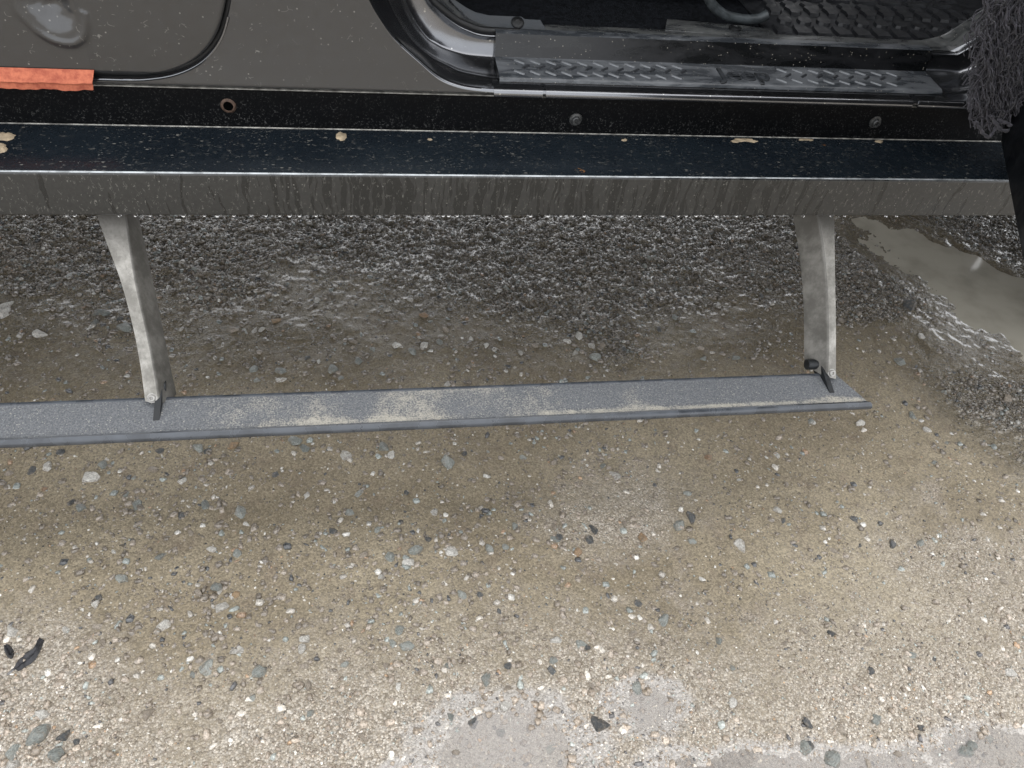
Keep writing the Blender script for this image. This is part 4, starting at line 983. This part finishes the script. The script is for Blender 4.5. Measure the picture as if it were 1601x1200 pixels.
def stone(kind, u, v, size_px, rn, sink=None):
    p = onZ(u, v, 0); d = (Vector(CC)-p).length; r_ = size_px*0.5*d/F
    h = hgt(p.x, p.y); p = onZ(u, v, h); name, _, lab, grp = KINDS[kind]
    o = bpy.data.objects.new(name, rn.choice(HM[kind])); COL.objects.link(o)
    o.location = (p.x, p.y, h+r_*(rn.uniform(-0.42, 0.05) if sink is None else sink)); o.scale = (r_*0.95,)*3
    o.rotation_euler = (rn.uniform(-0.3, 0.3), rn.uniform(-0.3, 0.3), rn.uniform(0, 6.28))
    size = 'large ' if size_px > 24 else ('small ' if size_px < 17 else '')
    if p.y > Y0: where = 'in the dark gravel under the car'
    elif p.y > yK: where = 'in the wet mud between step and car'
    elif u > 1380: where = 'in the mud past the end of the step'
    elif v > 1080 and u > 690: where = 'in or beside the pale silty puddle'
    elif v > 900: where = 'on the pale drier gravel away from the car'
    else: where = 'in the brown mud just outside the side step'
    tag(o, size+lab+' '+where, 'stone', size+grp+' '+where); PLACED.append((p.x, p.y, r_)); return o
HERO = '''w138,747,26 w157,818,28 w343,950,24 w258,980,26 w475,772,22 w460,785,20 w540,712,22 w708,860,26 w957,744,30 w1157,853,26 w390,763,18 w285,752,14 t323,790,22 w288,752,14
w100,985,16 w66,1118,22 w370,1017,22 w18,988,22 t405,1050,24 t325,1042,30 t625,985,22 t636,1010,22 w476,1000,18 w472,1015,18 w345,925,14 w790,1103,20 w798,1125,14 t783,1145,16 t703,1120,18
d284,808,26 d112,782,26 d432,742,20 d726,709,16 d1080,808,26 t1063,822,22 d925,845,32 d927,828,26 d875,840,20 t868,842,18 d938,1132,40 t858,1172,24 d740,1128,26 d1300,990,18 t1148,1044,18 t1260,1168,24 d1264,1165,22
t995,1073,22 t1037,970,22 d750,930,18 t722,930,18 d410,1048,22 d780,955,12 t912,1007,26 d920,1012,14 w870,1000,22 t866,1035,20 d862,1048,22 t615,1008,18 t700,1035,20 d795,1040,20 t760,1062,22 o520,940,16 o370,930,16 t338,920,20 w362,932,14
t158,490,26 t150,505,16 t195,512,24 t170,488,14 w8,490,28 w10,478,24 w62,522,22 t83,447,18 t110,430,14 w393,515,22 t382,518,18 o430,500,18 t398,575,22 t438,580,20 w410,515,12 t400,592,18 w440,592,18 t520,578,20 t532,588,18 w496,468,16 o662,492,16 w556,465,14
w663,540,20 w656,527,14 t690,535,18 w640,470,16 w905,525,24 w885,535,18 t930,558,24 w900,552,16 d975,545,16 w925,540,14 t560,565,16 w620,540,16 t645,550,16 d480,560,16 w700,600,16 t1010,515,14 w1120,575,16 t1150,560,18 t1100,560,14 t672,500,16 w735,530,12 w760,540,14
w1345,662,18 w1215,712,16 t1428,650,18 t1268,660,16 w1450,672,14 t1440,850,16 d1335,812,20 t1480,690,12 d1225,814,14 w1320,878,20 d1395,850,20 d1345,853,16 t1368,735,20 w1270,660,12 t1405,565,18 w1440,525,16 d1418,478,40 d1476,408,22
w1580,1052,18 t1510,1172,24 t1300,1185,30 d1262,1130,22 w1146,1100,18 t1370,1125,22 d1440,1138,18 t1545,1155,20 d1460,1030,16 d1420,1045,14 o1485,1112,8 t1518,1168,20 t60,1150,28 d100,1150,26 w18,1195,26 t20,1178,24 t88,1180,24 d120,1160,14
t700,722,26 t600,700,22 t460,690,26 t475,700,20 w612,710,18 o1005,840,20 o905,862,20 o365,695,18 t310,700,20 w250,715,18 d250,705,18 d325,705,18 t545,800,18 t560,770,20 d520,830,20 t590,825,18 d635,770,16 t640,805,16 w680,800,16 d625,815,18 t790,855,14 t765,858,16 t650,860,22 t610,870,22 w640,880,20
d50,735,24 w75,730,16 w200,800,14 t160,725,18 t205,750,20 t215,790,20 w180,860,16 d205,845,18 t375,800,22 w385,820,14 t370,865,18 w330,860,16 t250,870,16 t190,905,18 d155,935,16 w150,945,14'''
rn = random.Random(3); KM = {'w': 'white', 't': 'teal', 'd': 'dark', 'o': 'orange', 'b': 'tan'}
for tok in HERO.split():
    k = KM[tok[0]]; u, v, s = map(float, tok[1:].split(','))
    stone(k, u, v, s*(0.76 if k == 'dark' else 0.98), rn)
nh = len(PLACED); tries = 0
while len(PLACED) < nh+110 and tries < 4000:
    tries += 1; u, v = rn.uniform(0, 1600), rn.uniform(350, 1195)
    if 560 < v < 700 and u < 1370: continue
    if u > 1380 and v < 600: continue
    p = onZ(u, v, 0)
    if min((p.x-a)**2+(p.y-b)**2 for a, b, _ in PLACED) < 0.0006: continue
    stone(rn.choices(['tan', 'teal', 'white', 'dark', 'orange'], (8, 2.4, 1.2, 1.3, 0.3))[0], u, v, rn.uniform(10, 17), rn)

# loose gravel: thousands of grains, one mass
def gravel(name, N, rmin, rmax, power, dens_fn, npts, flat, seed, sink):
    rg = np.random.default_rng(seed)
    base = []
    for s in range(8):
        bm = hull(900+s+seed, npts, flat, 1.25); bm.verts.ensure_lookup_table(); bm.verts.index_update()
        base.append((np.array([v.co[:] for v in bm.verts]), np.array([[v.index for v in f.verts] for f in bm.faces]))); bm.free()
    # candidates, thinned by local density
    x = rg.uniform(-1.02, 2.1, N*6); y = rg.uniform(0.29, 2.0, N*6)
    u, v = toUV(np.stack([x, y, np.zeros_like(x)], -1))
    ok = (u > -50) & (u < 1650) & (v > 325) & (v < 1235); x, y = x[ok], y[ok]
    dry, rough, wet, low, low2, d, u, v = zones(x, y); pr = dens_fn(dry, rough, wet, low, low2, x, y, u, v)
    ok = rg.random(len(x)) < pr; x, y, dry, rough, wet = [q[ok][:N] for q in (x, y, dry, rough, wet)]
    n = len(x); h = height(x, y); rad = rmin+(rmax-rmin)*rg.random(n)**power
    ang = rg.uniform(0, 6.283, n); tx = rg.uniform(-0.5, 0.5, n); z = h+rad*rg.uniform(*sink, n)
    pal = np.array([(0.185, 0.155, 0.12), (0.26, 0.22, 0.175), (0.15, 0.125, 0.095), (0.40, 0.37, 0.32), (0.24, 0.26, 0.24), (0.055, 0.057, 0.058), (0.55, 0.53, 0.48), (0.30, 0.20, 0.12)])
    w = np.array([0.27, 0.25, 0.20, 0.10, 0.08, 0.05, 0.03, 0.02]); tint = pal[rg.choice(len(pal), n, p=w)]*rg.uniform(0.8, 1.2, (n, 1))
    tint = tint*(0.92+0.6*dry[:, None])*(1-0.42*np.clip(wet, 0, 1)[:, None])+np.array([0.02, 0.012, 0.008])*dry[:, None]
    kind = rg.integers(0, 8, n); Vs, Fs, Ts = [], [], []; off = 0
    for k, (bv, bf) in enumerate(base):
        I = np.where(kind == k)[0]
        if not len(I): continue
        c, s = np.cos(ang[I])[:, None], np.sin(ang[I])[:, None]
        bx, by, bz = bv[None, :, 0], bv[None, :, 1], bv[None, :, 2]+bv[None, :, 0]*tx[I][:, None]*0.6
        P = np.stack([c*bx-s*by, s*bx+c*by, np.broadcast_to(bz, (len(I), bz.shape[1]))], -1)*rad[I][:, None, None]+np.stack([x[I], y[I], z[I]], -1)[:, None]
        m = bv.shape[0]; Vs.append(P.reshape(-1, 3)); Fs.append((bf[None]+(np.arange(len(I))*m)[:, None, None]+off).reshape(-1, 3)); off += len(I)*m
        Ts.append(np.repeat(np.concatenate([tint[I], np.ones((len(I), 1))], 1), m, 0))
    me = np_mesh(name, np.vstack(Vs), np.vstack(Fs)); at = me.attributes.new('tint', 'FLOAT_COLOR', 'POINT')
    T = np.vstack(Ts)
    if len(T) == len(me.vertices): at.data.foreach_set('color', T.astype(np.float32).ravel())
    return tag(link(name, me, M['grit']), kind='stuff')
M['grit'] = mat_stone('gravel_grains', None, 0.9)
def dens_small(dry, rough, wet, low, low2, x, y, u, v):
    n = fbm(x, y, 8, 55, 3)
    q = 0.05+0.75*rough+0.55*dry*sstep(0.35, 0.6, n)+0.12*sstep(0.5, 0.7, n)
    return np.clip(q*(1-0.93*np.clip(low/0.008, 0, 1))*(1-0.75*np.clip((low2-0.004)/0.005, 0, 1)), 0, 1)
def dens_mid(dry, rough, wet, low, low2, x, y, u, v):
    n = fbm(x, y, 6, 65, 3)
    q = 0.18+0.6*rough*n+0.22*sstep(0.45, 0.65, n)
    q = np.where(u > 1050, q*0.55, q)
    return np.clip(q*(1-0.95*np.clip(low/0.008, 0, 1)), 0, 1)
def dens_rough(dry, rough, wet, low, low2, x, y, u, v):
    return np.clip(sstep(0.15, 0.75, rough)*(1-np.clip(low/0.008, 0, 1))*0.9, 0, 1)
gravel('gravel', 62000, 0.0011, 0.0036, 1.8, dens_small, 9, 0.75, 1, (-0.35, 0.35))
gravel('gravel', 19000, 0.0022, 0.0092, 2.5, dens_mid, 14, 0.65, 2, (-0.45, 0.15))
gravel('gravel', 17000, 0.0022, 0.0058, 1.7, dens_rough, 12, 0.8, 3, (-0.3, 0.5))
for o in COL.objects:
    if o.name.startswith('gravel'): o['label'] = 'fine wet gravel spread over the dirt'

# ---- black strip of torn rubber and a black shard on the dirt
def strip_thing(name, uvw, label, cat):
    bm = bmesh.new(); L, R = [], []
    c_ = catmull(uvw, 22)
    for i, (u, v, w) in enumerate(c_):
        a = c_[min(i+1, 21)]-c_[max(i-1, 0)]; nn = np.array([-a[1], a[0]]); nn /= np.linalg.norm(nn)
        l = onZ(u+nn[0]*w/2, v+nn[1]*w/2, 0.0); r_ = onZ(u-nn[0]*w/2, v-nn[1]*w/2, 0.0)
        hz = hgt((l.x+r_.x)/2, (l.y+r_.y)/2)+0.001; j = 0.0012*math.sin(i*1.9)
        m = (l+r_)/2; L.append([Vector((l.x, l.y, hz)), Vector(((l.x+m.x)/2, (l.y+m.y)/2, hz+0.005+j)), Vector((m.x, m.y, hz+0.0025)), Vector(((r_.x+m.x)/2, (r_.y+m.y)/2, hz+0.005-j)), Vector((r_.x, r_.y, hz)), Vector((m.x, m.y, hz-0.004))])
    vs_ = [[bm.verts.new(p) for p in q] for q in L]
    for A, B in zip(vs_, vs_[1:]):
        for k in range(6): bm.faces.new((A[k], A[(k+1) % 6], B[(k+1) % 6], B[k]))
    bm.faces.new(vs_[0]); bm.faces.new(vs_[-1])
    o = frombm(name, bm, mat_simple(name+'_black', (0.02, 0.02, 0.023), 0.5, nscale=200, namt=0.5, bump=0.5), None, 50); return tag(o, label, cat)
strip_thing('torn_strip', [(26, 1047, 9), (36, 1037, 17), (48, 1027, 18), (58, 1018, 12), (64, 1004, 10), (66, 1000, 9)], 'crumpled black torn strip lying on the pale dry gravel', 'torn strip')
strip_thing('black_shard', [(11, 1011, 8), (14, 1016, 13), (18, 1024, 13), (22, 1026, 8)], 'small square black shard beside the torn black strip', 'shard')
